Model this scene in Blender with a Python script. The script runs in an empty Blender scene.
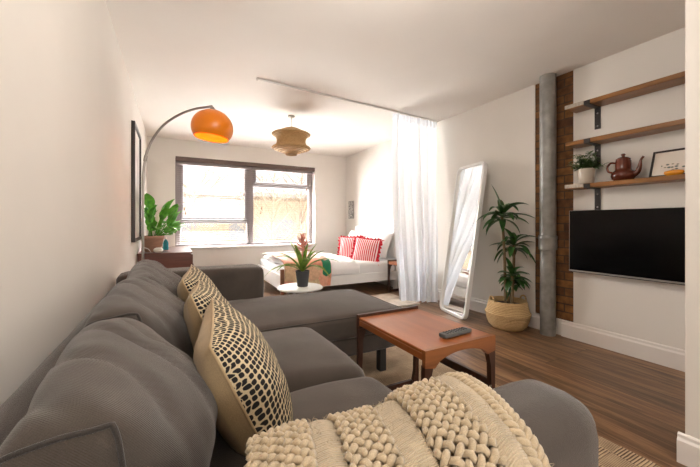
import bpy, bmesh, math, random
from mathutils import Vector, Matrix, noise
random.seed(7)
SC = bpy.context.scene
COL = SC.collection
PI = math.pi
V = Vector

# ------------------------------------------------------------------ materials
def nodes(name):
    m = bpy.data.materials.new(name)
    m.use_nodes = True
    nt = m.node_tree
    return m, nt, nt.nodes['Principled BSDF']

def lin(c):
    def f(x):
        x /= 255.0
        return x / 12.92 if x <= 0.04045 else ((x + 0.055) / 1.055) ** 2.4
    return (f(c[0]), f(c[1]), f(c[2]), 1.0)

def N(nt, t, **kw):
    n = nt.nodes.new(t)
    for k, v in kw.items():
        if k.startswith('i_'):
            n.inputs[k[2:].replace('_', ' ')].default_value = v
        else:
            setattr(n, k, v)
    return n

def coords(nt, kind='Object', scale=(1, 1, 1), rot=(0, 0, 0)):
    tc = N(nt, 'ShaderNodeTexCoord')
    mp = N(nt, 'ShaderNodeMapping')
    mp.inputs['Scale'].default_value = scale
    mp.inputs['Rotation'].default_value = rot
    nt.links.new(tc.outputs[kind], mp.inputs['Vector'])
    return mp.outputs['Vector']

def ramp(nt, fac, stops):
    r = N(nt, 'ShaderNodeValToRGB')
    els = r.color_ramp.elements
    while len(els) < len(stops):
        els.new(0.5)
    for e, (p, c) in zip(els, stops):
        e.position = p
        e.color = c
    nt.links.new(fac, r.inputs['Fac'])
    return r.outputs['Color']

def bump(nt, b, height, strength=0.2, dist=0.01):
    n = N(nt, 'ShaderNodeBump')
    n.inputs['Strength'].default_value = strength
    n.inputs['Distance'].default_value = dist
    nt.links.new(height, n.inputs['Height'])
    nt.links.new(n.outputs['Normal'], b.inputs['Normal'])

def plain(name, c, rough=0.5, metal=0.0, var=0.06, scale=12.0, bmp=0.0, spec=0.5, kind='Object', stretch=(1, 1, 1)):
    """A colour with gentle procedural variation."""
    m, nt, b = nodes(name)
    vec = coords(nt, kind, stretch)
    no = N(nt, 'ShaderNodeTexNoise')
    no.inputs['Scale'].default_value = scale
    no.inputs['Detail'].default_value = 5
    nt.links.new(vec, no.inputs['Vector'])
    c = lin(c)
    lo = tuple(x * (1 - var) for x in c[:3]) + (1,)
    hi = tuple(min(1, x * (1 + var)) for x in c[:3]) + (1,)
    nt.links.new(ramp(nt, no.outputs['Fac'], [(0.3, lo), (0.7, hi)]), b.inputs['Base Color'])
    b.inputs['Roughness'].default_value = rough
    b.inputs['Metallic'].default_value = metal
    b.inputs['Specular IOR Level'].default_value = spec
    if bmp:
        bump(nt, b, no.outputs['Fac'], bmp, 0.01)
    return m

def fabric(name, c, weave=420.0, var=0.12, sheen=0.25, rough=0.9, bmp=0.35, ribs=None, big=7.0):
    m, nt, b = nodes(name)
    vec = coords(nt, 'Object')
    n1 = N(nt, 'ShaderNodeTexNoise'); n1.inputs['Scale'].default_value = weave; n1.inputs['Detail'].default_value = 2
    n2 = N(nt, 'ShaderNodeTexNoise'); n2.inputs['Scale'].default_value = big; n2.inputs['Detail'].default_value = 4
    nt.links.new(vec, n1.inputs['Vector']); nt.links.new(vec, n2.inputs['Vector'])
    mx = N(nt, 'ShaderNodeMath', operation='ADD')
    mu = N(nt, 'ShaderNodeMath', operation='MULTIPLY'); mu.inputs[1].default_value = 0.55
    nt.links.new(n2.outputs['Fac'], mu.inputs[0])
    mu2 = N(nt, 'ShaderNodeMath', operation='MULTIPLY'); mu2.inputs[1].default_value = 0.45
    nt.links.new(n1.outputs['Fac'], mu2.inputs[0])
    nt.links.new(mu.outputs[0], mx.inputs[0]); nt.links.new(mu2.outputs[0], mx.inputs[1])
    cl = lin(c)
    lo = tuple(x * (1 - var * 2) for x in cl[:3]) + (1,)
    hi = tuple(min(1, x * (1 + var * 2)) for x in cl[:3]) + (1,)
    nt.links.new(ramp(nt, mx.outputs[0], [(0.3, lo), (0.7, hi)]), b.inputs['Base Color'])
    b.inputs['Roughness'].default_value = rough
    b.inputs['Sheen Weight'].default_value = sheen
    b.inputs['Sheen Roughness'].default_value = 0.5
    b.inputs['Specular IOR Level'].default_value = 0.25
    h = n1.outputs['Fac']
    if ribs:
        w = N(nt, 'ShaderNodeTexWave', wave_type='BANDS', bands_direction=ribs[0])
        w.inputs['Scale'].default_value = ribs[1]
        w.inputs['Distortion'].default_value = 0.6
        nt.links.new(vec, w.inputs['Vector'])
        a = N(nt, 'ShaderNodeMath', operation='ADD')
        nt.links.new(w.outputs['Fac'], a.inputs[0]); nt.links.new(h, a.inputs[1])
        h = a.outputs[0]
    bump(nt, b, h, bmp, 0.003)
    return m

def wood(name, c1, c2, axis='Y', rough=0.35, scale=3.0, coat=0.0, knots=0.35):
    m, nt, b = nodes(name)
    s = {'X': (0.7, 9, 9), 'Y': (9, 0.7, 9), 'Z': (9, 9, 0.7)}[axis]
    vec = coords(nt, 'Object', s)
    n1 = N(nt, 'ShaderNodeTexNoise'); n1.inputs['Scale'].default_value = scale; n1.inputs['Detail'].default_value = 9
    n1.inputs['Roughness'].default_value = 0.65; n1.inputs['Distortion'].default_value = knots
    nt.links.new(vec, n1.inputs['Vector'])
    nt.links.new(ramp(nt, n1.outputs['Fac'], [(0.32, lin(c1)), (0.68, lin(c2))]), b.inputs['Base Color'])
    b.inputs['Roughness'].default_value = rough
    b.inputs['Coat Weight'].default_value = coat
    b.inputs['Coat Roughness'].default_value = 0.15
    bump(nt, b, n1.outputs['Fac'], 0.008, 0.002)
    return m

M = {}
M['paint'] = plain('warm white wall paint', (225, 219, 211), 0.75, var=0.015, scale=3, bmp=0.04)
M['ceiling'] = plain('ceiling paint', (234, 227, 219), 0.85, var=0.015, scale=2, bmp=0.03)
M['trim'] = plain('white gloss trim', (232, 226, 220), 0.35, var=0.015, scale=4)
M['sofa'] = fabric('taupe grey sofa weave', (73, 64, 57), 520, 0.16, 0.35, bmp=0.5)
M['sofa_rib'] = fabric('taupe grey ribbed cushion weave', (80, 71, 64), 520, 0.14, 0.35, bmp=0.35, ribs=('DIAGONAL', 140))
M['sofa_dark'] = fabric('darker sofa end panel', (58, 52, 48), 600, 0.18, 0.3, bmp=0.5)
M['black'] = plain('black painted steel', (34, 32, 31), 0.5, 0.3)
M['leg_black'] = plain('black wooden leg', (44, 41, 39), 0.45)
M['chrome'] = plain('brushed steel', (150, 143, 137), 0.28, 1.0, var=0.03)
M['galv'] = plain('galvanised grey pipe paint', (140, 137, 132), 0.42, 0.25, var=0.28, scale=9, bmp=0.15)
M['strap'] = plain('worn galvanised strap', (176, 166, 152), 0.45, 0.35, var=0.2, scale=25, stretch=(1, 3, 1))
M['steel'] = plain('dark steel bracket', (62, 58, 56), 0.45, 0.6, var=0.2, scale=30)
M['teak'] = wood('teak top', (136, 76, 38), (168, 98, 50), 'Y', 0.32, 1.6, 0.0, 0.15)
M['teak_dark'] = wood('dark teak frame', (46, 25, 16), (78, 43, 27), 'Z', 0.35, 2.2, 0.0)
M['teak_apron'] = wood('teak apron', (112, 64, 32), (154, 94, 50), 'X', 0.35, 2.2, 0.0)
M['walnut'] = wood('brown cabinet veneer', (84, 48, 36), (112, 66, 50), 'X', 0.3, 2.0, 0.15)
M['board'] = wood('honey pine shelf board', (112, 71, 30), (152, 102, 46), 'Y', 0.4, 2.6, 0.1, 0.8)
M['white'] = plain('white lacquer', (236, 234, 230), 0.3, var=0.01)
M['linen'] = fabric('white bed linen', (232, 230, 228), 300, 0.02, 0.1, bmp=0.1)
M['tv_glass'] = plain('black screen glass', (6, 6, 7), 0.16, var=0.1, spec=0.2)
M['silver'] = plain('silver bezel', (176, 172, 168), 0.35, 0.7, var=0.03)
M['soil'] = plain('dark potting soil', (52, 38, 30), 0.95, var=0.4, scale=60, bmp=0.8)
M['pot_dark'] = plain('charcoal plant pot', (62, 62, 64), 0.55, var=0.12)
M['terracotta'] = plain('sandy terracotta', (176, 138, 112), 0.8, var=0.16, scale=9, stretch=(1, 1, 5))
M['cream_pot'] = plain('cream ceramic', (196, 184, 168), 0.3, var=0.05)
M['brownware'] = plain('glossy brown earthenware', (96, 46, 30), 0.18, var=0.25, scale=14)
M['teal'] = plain('teal glass', (40, 140, 150), 0.15, var=0.1)
M['cream'] = plain('cream ceramic ornament', (232, 222, 208), 0.35)
M['cable'] = plain('white cable', (230, 226, 220), 0.5)
M['remote'] = plain('grey remote plastic', (92, 94, 92), 0.45, var=0.1)
M['button'] = plain('dark rubber button', (40, 41, 42), 0.6)
M['orange_dish'] = plain('amber glaze', (222, 146, 40), 0.25, var=0.12)
M['frame_dark'] = plain('dark frame lacquer', (46, 38, 35), 0.35)
M['mat_white'] = plain('off white print mount', (222, 212, 200), 0.6, var=0.02)
M['win_frame'] = plain('mauve grey window metal', (132, 122, 120), 0.4, 0.2, var=0.03)
M['head_strip'] = plain('dark brown blind rail and soffit shade', (92, 74, 66), 0.5, var=0.1)
M['slat'] = plain('grey blind slat', (76, 68, 66), 0.5, var=0.02)
M['cord'] = plain('blind cord', (150, 130, 112), 0.8)
M['tassel'] = plain('brown wooden tassel', (110, 78, 50), 0.5)
M['yarn'] = fabric('cream chunky wool', (206, 186, 154), 700, 0.10, 0.5, bmp=0.6, big=40)
M['yarn_flat'] = fabric('cream woven wool', (204, 185, 155), 500, 0.12, 0.5, bmp=0.6, ribs=('Y', 90), big=40)
M['linen_beige'] = fabric('beige linen', (186, 160, 122), 450, 0.14, 0.2, bmp=0.4)
M['rug_cream'] = fabric('cream shaggy bedside rug', (206, 192, 176), 120, 0.2, 0.3, bmp=0.9)
M['cane'] = plain('grey brown cane stem', (112, 92, 62), 0.8, var=0.25, scale=40, stretch=(1, 1, 4))
M['green_fold'] = fabric('deep green cloth', (40, 122, 88), 300, 0.15, 0.2)
M['lime'] = plain('exterior render', (120, 104, 92), 0.9)

def leaf_mat(name, c1, c2, trans=0.25, rough=0.4):
    m, nt, b = nodes(name)
    vec = coords(nt, 'Object')
    n1 = N(nt, 'ShaderNodeTexNoise'); n1.inputs['Scale'].default_value = 14; n1.inputs['Detail'].default_value = 3
    nt.links.new(vec, n1.inputs['Vector'])
    col = ramp(nt, n1.outputs['Fac'], [(0.3, lin(c1)), (0.7, lin(c2))])
    nt.links.new(col, b.inputs['Base Color'])
    b.inputs['Roughness'].default_value = rough
    tr = N(nt, 'ShaderNodeBsdfTranslucent')
    nt.links.new(col, tr.inputs['Color'])
    mx = N(nt, 'ShaderNodeMixShader'); mx.inputs[0].default_value = trans
    nt.links.new(b.outputs[0], mx.inputs[1]); nt.links.new(tr.outputs[0], mx.inputs[2])
    nt.links.new(mx.outputs[0], nt.nodes['Material Output'].inputs['Surface'])
    return m
M['leaf_bright'] = leaf_mat('bright green leaf', (52, 118, 36), (112, 176, 62), 0.35)
M['leaf_dark'] = leaf_mat('dark green leaf', (28, 62, 28), (66, 108, 48), 0.15, 0.35)
M['leaf_brom'] = leaf_mat('yellow green strap leaf', (78, 122, 46), (150, 182, 74), 0.3, 0.3)
M['leaf_grey'] = leaf_mat('grey green small leaf', (50, 82, 38), (98, 126, 66), 0.15)
M['bract'] = leaf_mat('salmon pink bract', (232, 150, 134), (244, 184, 164), 0.25)
M['spathe'] = leaf_mat('white flower spathe', (226, 226, 206), (240, 240, 226), 0.2)

# sheer curtain
m, nt, b = nodes('sheer white voile')
out = nt.nodes['Material Output']
vec = coords(nt, 'Object')
n1 = N(nt, 'ShaderNodeTexNoise'); n1.inputs['Scale'].default_value = 60; nt.links.new(vec, n1.inputs['Vector'])
col = ramp(nt, n1.outputs['Fac'], [(0.3, (0.86, 0.89, 0.93, 1)), (0.7, (0.92, 0.94, 0.97, 1))])
df = N(nt, 'ShaderNodeBsdfDiffuse'); tl = N(nt, 'ShaderNodeBsdfTranslucent'); tp = N(nt, 'ShaderNodeBsdfTransparent')
nt.links.new(col, df.inputs['Color']); nt.links.new(col, tl.inputs['Color'])
mx = N(nt, 'ShaderNodeMixShader'); mx.inputs[0].default_value = 0.6
nt.links.new(df.outputs[0], mx.inputs[1]); nt.links.new(tl.outputs[0], mx.inputs[2])
mx2 = N(nt, 'ShaderNodeMixShader'); mx2.inputs[0].default_value = 0.14
nt.links.new(mx.outputs[0], mx2.inputs[1]); nt.links.new(tp.outputs[0], mx2.inputs[2])
nt.links.new(mx2.outputs[0], out.inputs['Surface'])
M['voile'] = m

# mirror
m, nt, b = nodes('mirror silver')
vec = coords(nt)
n1 = N(nt, 'ShaderNodeTexNoise'); n1.inputs['Scale'].default_value = 3; nt.links.new(vec, n1.inputs['Vector'])
nt.links.new(ramp(nt, n1.outputs['Fac'], [(0, (0.86, 0.88, 0.89, 1)), (1, (0.9, 0.91, 0.92, 1))]), b.inputs['Base Color'])
b.inputs['Metallic'].default_value = 1; b.inputs['Roughness'].default_value = 0.015
M['mirror'] = m

# window glass: thin pane, mostly clear with a faint reflection
m, nt, b = nodes('window glass')
tp = N(nt, 'ShaderNodeBsdfTransparent'); gl = N(nt, 'ShaderNodeBsdfGlossy')
gl.inputs['Roughness'].default_value = 0.02
lw = N(nt, 'ShaderNodeFresnel'); lw.inputs['IOR'].default_value = 1.35
mx = N(nt, 'ShaderNodeMixShader')
nt.links.new(lw.outputs[0], mx.inputs[0]); nt.links.new(tp.outputs[0], mx.inputs[1]); nt.links.new(gl.outputs[0], mx.inputs[2])
nt.links.new(mx.outputs[0], nt.nodes['Material Output'].inputs['Surface'])
M['glass'] = m

# lamp shade: orange enamel outside, warm inside
M['orange'] = plain('orange enamel', (236, 130, 16), 0.3, var=0.05, scale=6)
m, nt, b = nodes('lit orange shade interior')
vec = coords(nt)
n1 = N(nt, 'ShaderNodeTexNoise'); n1.inputs['Scale'].default_value = 4; nt.links.new(vec, n1.inputs['Vector'])
nt.links.new(ramp(nt, n1.outputs['Fac'], [(0, lin((244, 120, 22))), (1, lin((250, 134, 30)))]), b.inputs['Base Color'])
b.inputs['Roughness'].default_value = 0.4
M['orange_in'] = m
m, nt, b = nodes('glowing bulb')
b.inputs['Base Color'].default_value = (1, 0.8, 0.5, 1)
b.inputs['Emission Color'].default_value = (1, 0.62, 0.25, 1); b.inputs['Emission Strength'].default_value = 3
M['bulb'] = m

# rattan pendant
m, nt, b = nodes('woven rattan')
vec = coords(nt, 'Object')
w = N(nt, 'ShaderNodeTexWave', wave_type='BANDS', bands_direction='Z'); w.inputs['Scale'].default_value = 26; w.inputs['Distortion'].default_value = 1.2
n1 = N(nt, 'ShaderNodeTexNoise'); n1.inputs['Scale'].default_value = 45; n1.inputs['Detail'].default_value = 4
nt.links.new(vec, w.inputs['Vector']); nt.links.new(vec, n1.inputs['Vector'])
mu = N(nt, 'ShaderNodeMath', operation='ADD'); nt.links.new(w.outputs['Fac'], mu.inputs[0]); nt.links.new(n1.outputs['Fac'], mu.inputs[1])
nt.links.new(ramp(nt, mu.outputs[0], [(0.35, lin((146, 108, 62))), (1.0, lin((200, 162, 110)))]), b.inputs['Base Color'])
b.inputs['Roughness'].default_value = 0.8
bump(nt, b, mu.outputs[0], 0.6, 0.01)
M['rattan'] = m

# seagrass basket
m, nt, b = nodes('woven seagrass')
vec = coords(nt, 'Object', (1, 1, 1))
w = N(nt, 'ShaderNodeTexWave', wave_type='BANDS', bands_direction='Z'); w.inputs['Scale'].default_value = 22; w.inputs['Distortion'].default_value = 2.5
w.inputs['Detail'].default_value = 2
n1 = N(nt, 'ShaderNodeTexNoise'); n1.inputs['Scale'].default_value = 70; n1.inputs['Detail'].default_value = 3
nt.links.new(vec, w.inputs['Vector']); nt.links.new(vec, n1.inputs['Vector'])
mu = N(nt, 'ShaderNodeMath', operation='ADD'); nt.links.new(w.outputs['Fac'], mu.inputs[0]); nt.links.new(n1.outputs['Fac'], mu.inputs[1])
nt.links.new(ramp(nt, mu.outputs[0], [(0.35, lin((176, 136, 84))), (1.15, lin((220, 188, 138)))]), b.inputs['Base Color'])
b.inputs['Roughness'].default_value = 0.8
bump(nt, b, mu.outputs[0], 0.7, 0.008)
M['seagrass'] = m

# floor boards (run along Y)
m, nt, b = nodes('dark oak floorboards')
vec = coords(nt, 'Object', (1, 1, 1), (0, 0, PI / 2))
br = N(nt, 'ShaderNodeTexBrick'); br.offset = 0.37; br.squash = 1.0
br.inputs['Color1'].default_value = (0.0, 0, 0, 1); br.inputs['Color2'].default_value = (1, 1, 1, 1); br.inputs['Mortar'].default_value = (0.5, 0.5, 0.5, 1)
br.inputs['Scale'].default_value = 1.0; br.inputs['Mortar Size'].default_value = 0.0022; br.inputs['Mortar Smooth'].default_value = 0.3
br.inputs['Brick Width'].default_value = 1.5; br.inputs['Row Height'].default_value = 0.19; br.inputs['Bias'].default_value = 0.0
nt.links.new(vec, br.inputs['Vector'])
vec2 = coords(nt, 'Object', (7, 0.55, 1))
addv = N(nt, 'ShaderNodeVectorMath', operation='ADD')
sc = N(nt, 'ShaderNodeVectorMath', operation='SCALE'); sc.inputs['Scale'].default_value = 9.0
nt.links.new(br.outputs['Color'], sc.inputs[0]); nt.links.new(vec2, addv.inputs[0]); nt.links.new(sc.outputs[0], addv.inputs[1])
n1 = N(nt, 'ShaderNodeTexNoise'); n1.inputs['Scale'].default_value = 3.2; n1.inputs['Detail'].default_value = 10; n1.inputs['Roughness'].default_value = 0.68; n1.inputs['Distortion'].default_value = 0.7
nt.links.new(addv.outputs[0], n1.inputs['Vector'])
c = ramp(nt, n1.outputs['Fac'], [(0.28, lin((66, 46, 33))), (0.45, lin((112, 83, 59))), (0.6, lin((148, 115, 84))), (0.75, lin((170, 138, 106)))])
hs = N(nt, 'ShaderNodeMix', data_type='RGBA', blend_type='MULTIPLY'); hs.inputs[0].default_value = 1.0
tone = ramp(nt, br.outputs['Color'], [(0.0, (0.78, 0.76, 0.74, 1)), (1.0, (1.12, 1.08, 1.04, 1))])
nt.links.new(c, hs.inputs[6]); nt.links.new(tone, hs.inputs[7])
gap = N(nt, 'ShaderNodeMix', data_type='RGBA'); nt.links.new(br.outputs['Fac'], gap.inputs[0]); nt.links.new(hs.outputs[2], gap.inputs[6]); gap.inputs[7].default_value = lin((34, 22, 15))
nt.links.new(gap.outputs[2], b.inputs['Base Color'])
b.inputs['Roughness'].default_value = 0.38
bump(nt, b, n1.outputs['Fac'], 0.12, 0.004)
M['floor'] = m

# brick (exposed, inside)
def brick_mat(name, c1, c2, mortar, w=0.215, h=0.075, rot=(PI / 2, 0, PI / 2)):
    m, nt, b = nodes(name)
    vec = coords(nt, 'Object', (1, 1, 1), rot)
    tc = N(nt, 'ShaderNodeTexCoord'); sx = N(nt, 'ShaderNodeSeparateXYZ'); nt.links.new(tc.outputs['Object'], sx.inputs[0])
    cb = N(nt, 'ShaderNodeCombineXYZ')
    ad = N(nt, 'ShaderNodeMath', operation='ADD'); nt.links.new(sx.outputs[0], ad.inputs[0]); nt.links.new(sx.outputs[1], ad.inputs[1])
    nt.links.new(ad.outputs[0], cb.inputs[0]); nt.links.new(sx.outputs[2], cb.inputs[1])
    br = N(nt, 'ShaderNodeTexBrick'); br.inputs['Scale'].default_value = 1
    br.inputs['Brick Width'].default_value = w; br.inputs['Row Height'].default_value = h; br.inputs['Mortar Size'].default_value = 0.006
    br.inputs['Color1'].default_value = lin(c1); br.inputs['Color2'].default_value = lin(c2); br.inputs['Mortar'].default_value = lin(mortar)
    nt.links.new(cb.outputs[0], br.inputs['Vector'])
    n1 = N(nt, 'ShaderNodeTexNoise'); n1.inputs['Scale'].default_value = 18; n1.inputs['Detail'].default_value = 6
    nt.links.new(tc.outputs['Object'], n1.inputs['Vector'])
    mx = N(nt, 'ShaderNodeMix', data_type='RGBA', blend_type='MULTIPLY'); mx.inputs[0].default_value = 0.85
    nt.links.new(br.outputs['Color'], mx.inputs[6])
    nt.links.new(ramp(nt, n1.outputs['Fac'], [(0.3, (0.45, 0.42, 0.4, 1)), (0.7, (1.15, 1.1, 1.0, 1))]), mx.inputs[7])
    nt.links.new(mx.outputs[2], b.inputs['Base Color'])
    b.inputs['Roughness'].default_value = 0.9
    bump(nt, b, br.outputs['Fac'], -0.6, 0.01)
    return m
M['post'] = wood('mid brown post', (120, 86, 66), (146, 108, 84), 'Z', 0.4)
M['track'] = plain('pale grey track', (206, 198, 192), 0.5)
M['brick'] = brick_mat('old amber brick', (142, 98, 54), (94, 62, 38), (88, 68, 50))
M['brick_out'] = brick_mat('street brick', (174, 156, 134), (164, 144, 122), (158, 146, 132))

# patterned rug
m, nt, b = nodes('tan hatched rug')
tc = N(nt, 'ShaderNodeTexCoord'); sx = N(nt, 'ShaderNodeSeparateXYZ'); nt.links.new(tc.outputs['Object'], sx.inputs[0])
ck = N(nt, 'ShaderNodeTexChecker'); ck.inputs['Scale'].default_value = 7.5
nt.links.new(tc.outputs['Object'], ck.inputs['Vector'])
wa = N(nt, 'ShaderNodeTexWave', bands_direction='Y'); wa.inputs['Scale'].default_value = 26; wa.inputs['Distortion'].default_value = 0.8
wb = N(nt, 'ShaderNodeTexWave', bands_direction='X'); wb.inputs['Scale'].default_value = 26; wb.inputs['Distortion'].default_value = 0.8
nt.links.new(tc.outputs['Object'], wa.inputs['Vector']); nt.links.new(tc.outputs['Object'], wb.inputs['Vector'])
mx = N(nt, 'ShaderNodeMix', data_type='FLOAT')
nt.links.new(ck.outputs['Fac'], mx.inputs[0]); nt.links.new(wa.outputs['Fac'], mx.inputs[2]); nt.links.new(wb.outputs['Fac'], mx.inputs[3])
n1 = N(nt, 'ShaderNodeTexNoise'); n1.inputs['Scale'].default_value = 9; n1.inputs['Detail'].default_value = 5
nt.links.new(tc.outputs['Object'], n1.inputs['Vector'])
ad = N(nt, 'ShaderNodeMath', operation='ADD'); nt.links.new(mx.outputs[0], ad.inputs[0]); nt.links.new(n1.outputs['Fac'], ad.inputs[1])
nt.links.new(ramp(nt, ad.outputs[0], [(0.65, lin((92, 70, 52))), (1.2, lin((192, 166, 134)))]), b.inputs['Base Color'])
b.inputs['Roughness'].default_value = 0.95
bump(nt, b, ad.outputs[0], 0.5, 0.005)
M['rug'] = m

# black woven dashes on cream (UV)
m, nt, b = nodes('cream weave with black dashes')
tc = N(nt, 'ShaderNodeTexCoord')
mp = N(nt, 'ShaderNodeMapping'); mp.inputs['Scale'].default_value = (25, 25, 1); nt.links.new(tc.outputs['UV'], mp.inputs['Vector'])
vo = N(nt, 'ShaderNodeTexVoronoi', voronoi_dimensions='2D', distance='MINKOWSKI'); vo.inputs['Scale'].default_value = 1; vo.inputs['Randomness'].default_value = 0.16
vo.inputs['Exponent'].default_value = 3.0
nt.links.new(mp.outputs[0], vo.inputs['Vector'])
n2 = N(nt, 'ShaderNodeTexNoise'); n2.inputs['Scale'].default_value = 220; nt.links.new(tc.outputs['UV'], n2.inputs['Vector'])
base = ramp(nt, n2.outputs['Fac'], [(0.3, lin((196, 176, 140))), (0.7, lin((228, 212, 178)))])
fac = ramp(nt, vo.outputs['Distance'], [(0.37, (0, 0, 0, 1)), (0.43, (1, 1, 1, 1))])
mx = N(nt, 'ShaderNodeMix', data_type='RGBA'); nt.links.new(fac, mx.inputs[0])
mx.inputs[6].default_value = lin((26, 24, 28)); nt.links.new(base, mx.inputs[7])
nt.links.new(mx.outputs[2], b.inputs['Base Color']); b.inputs['Roughness'].default_value = 0.9
bump(nt, b, fac, -0.4, 0.005)
M['dashes'] = m

# red striped cushion (UV)
m, nt, b = nodes('red and white ticking stripe')
tc = N(nt, 'ShaderNodeTexCoord')
wv = N(nt, 'ShaderNodeTexWave', bands_direction='X'); wv.inputs['Scale'].default_value = 4.2; wv.inputs['Distortion'].default_value = 0.15
nt.links.new(tc.outputs['UV'], wv.inputs['Vector'])
nt.links.new(ramp(nt, wv.outputs['Fac'], [(0.42, lin((206, 34, 52))), (0.6, lin((244, 214, 212)))]), b.inputs['Base Color'])
b.inputs['Roughness'].default_value = 0.85
M['ticking'] = m
M['red_ruffle'] = fabric('red ruffle trim', (206, 40, 56), 300, 0.1, 0.2)

# multicolour bed throw (pink, cream, green, navy patches)
m, nt, b = nodes('pink and cream patterned blanket')
tc = N(nt, 'ShaderNodeTexCoord')
vo = N(nt, 'ShaderNodeTexVoronoi'); vo.inputs['Scale'].default_value = 5.5; vo.inputs['Randomness'].default_value = 0.9
nt.links.new(tc.outputs['Object'], vo.inputs['Vector'])
sp = N(nt, 'ShaderNodeSeparateColor'); nt.links.new(vo.outputs['Color'], sp.inputs[0])
c1 = ramp(nt, sp.outputs[0], [(0.0, lin((216, 156, 132))), (0.35, lin((226, 178, 156))), (0.5, lin((232, 224, 214))), (0.75, lin((226, 214, 200))), (0.92, lin((110, 112, 104)))])
n1 = N(nt, 'ShaderNodeTexNoise'); n1.inputs['Scale'].default_value = 30; n1.inputs['Detail'].default_value = 4
nt.links.new(tc.outputs['Object'], n1.inputs['Vector'])
sx = N(nt, 'ShaderNodeSeparateXYZ'); nt.links.new(tc.outputs['Object'], sx.inputs[0])
bd = N(nt, 'ShaderNodeMapRange'); bd.inputs[1].default_value = 0.02; bd.inputs[2].default_value = 0.06; nt.links.new(sx.outputs[1], bd.inputs[0])
sal = ramp(nt, sp.outputs[0], [(0.0, lin((218, 150, 124))), (0.5, lin((226, 170, 144))), (0.85, lin((210, 190, 150)))])
bm_ = N(nt, 'ShaderNodeMix', data_type='RGBA'); nt.links.new(bd.outputs[0], bm_.inputs[0]); nt.links.new(sal, bm_.inputs[6]); nt.links.new(c1, bm_.inputs[7])
c1 = bm_.outputs[2]
mx = N(nt, 'ShaderNodeMix', data_type='RGBA', blend_type='MULTIPLY'); mx.inputs[0].default_value = 0.6
nt.links.new(c1, mx.inputs[6]); nt.links.new(ramp(nt, n1.outputs['Fac'], [(0.35, (0.7, 0.68, 0.68, 1)), (0.6, (1, 1, 1, 1))]), mx.inputs[7])
nt.links.new(mx.outputs[2], b.inputs['Base Color']); b.inputs['Roughness'].default_value = 0.9
M['blanket'] = m

# grey patterned print, colourful print
m, nt, b = nodes('grey patterned print')
tc = N(nt, 'ShaderNodeTexCoord')
n1 = N(nt, 'ShaderNodeTexNoise'); n1.inputs['Scale'].default_value = 30; n1.inputs['Detail'].default_value = 3
nt.links.new(tc.outputs['Object'], n1.inputs['Vector'])
nt.links.new(ramp(nt, n1.outputs['Fac'], [(0.42, lin((110, 106, 104))), (0.58, lin((206, 200, 194)))]), b.inputs['Base Color'])
M['print_grey'] = m
m, nt, b = nodes('pale print with coloured marks')
tc = N(nt, 'ShaderNodeTexCoord')
mp = N(nt, 'ShaderNodeMapping'); mp.inputs['Scale'].default_value = (1, 22, 34); nt.links.new(tc.outputs['Object'], mp.inputs['Vector'])
vo = N(nt, 'ShaderNodeTexVoronoi'); vo.inputs['Scale'].default_value = 1.6; nt.links.new(mp.outputs[0], vo.inputs['Vector'])
nt.links.new(ramp(nt, vo.outputs['Distance'], [(0.30, lin((70, 84, 84))), (0.36, lin((190, 176, 150))), (0.5, lin((222, 210, 198)))]), b.inputs['Base Color'])
M['print_marks'] = m
# large glazed picture: the wall's pale reflection put into its colour
M['picture_art'] = plain('artwork with pale wall reflection', (206, 199, 193), 0.5, var=0.35, scale=3)
M['bark'] = plain('winter bark', (150, 132, 112), 0.9, var=0.2)
M['twigs'] = plain('winter twigs', (158, 138, 116), 0.9, var=0.2)
M['bounce_ground'] = plain('pale ground for bounced light', (196, 190, 178), 0.95, var=0.3, scale=3)  # unseen ground, made pale to bounce light up to the ceiling
M['roof_tile'] = plain('grey roof', (140, 132, 126), 0.8, var=0.2)
M['pane_out'] = plain('far window glass', (120, 120, 122), 0.2)
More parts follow.
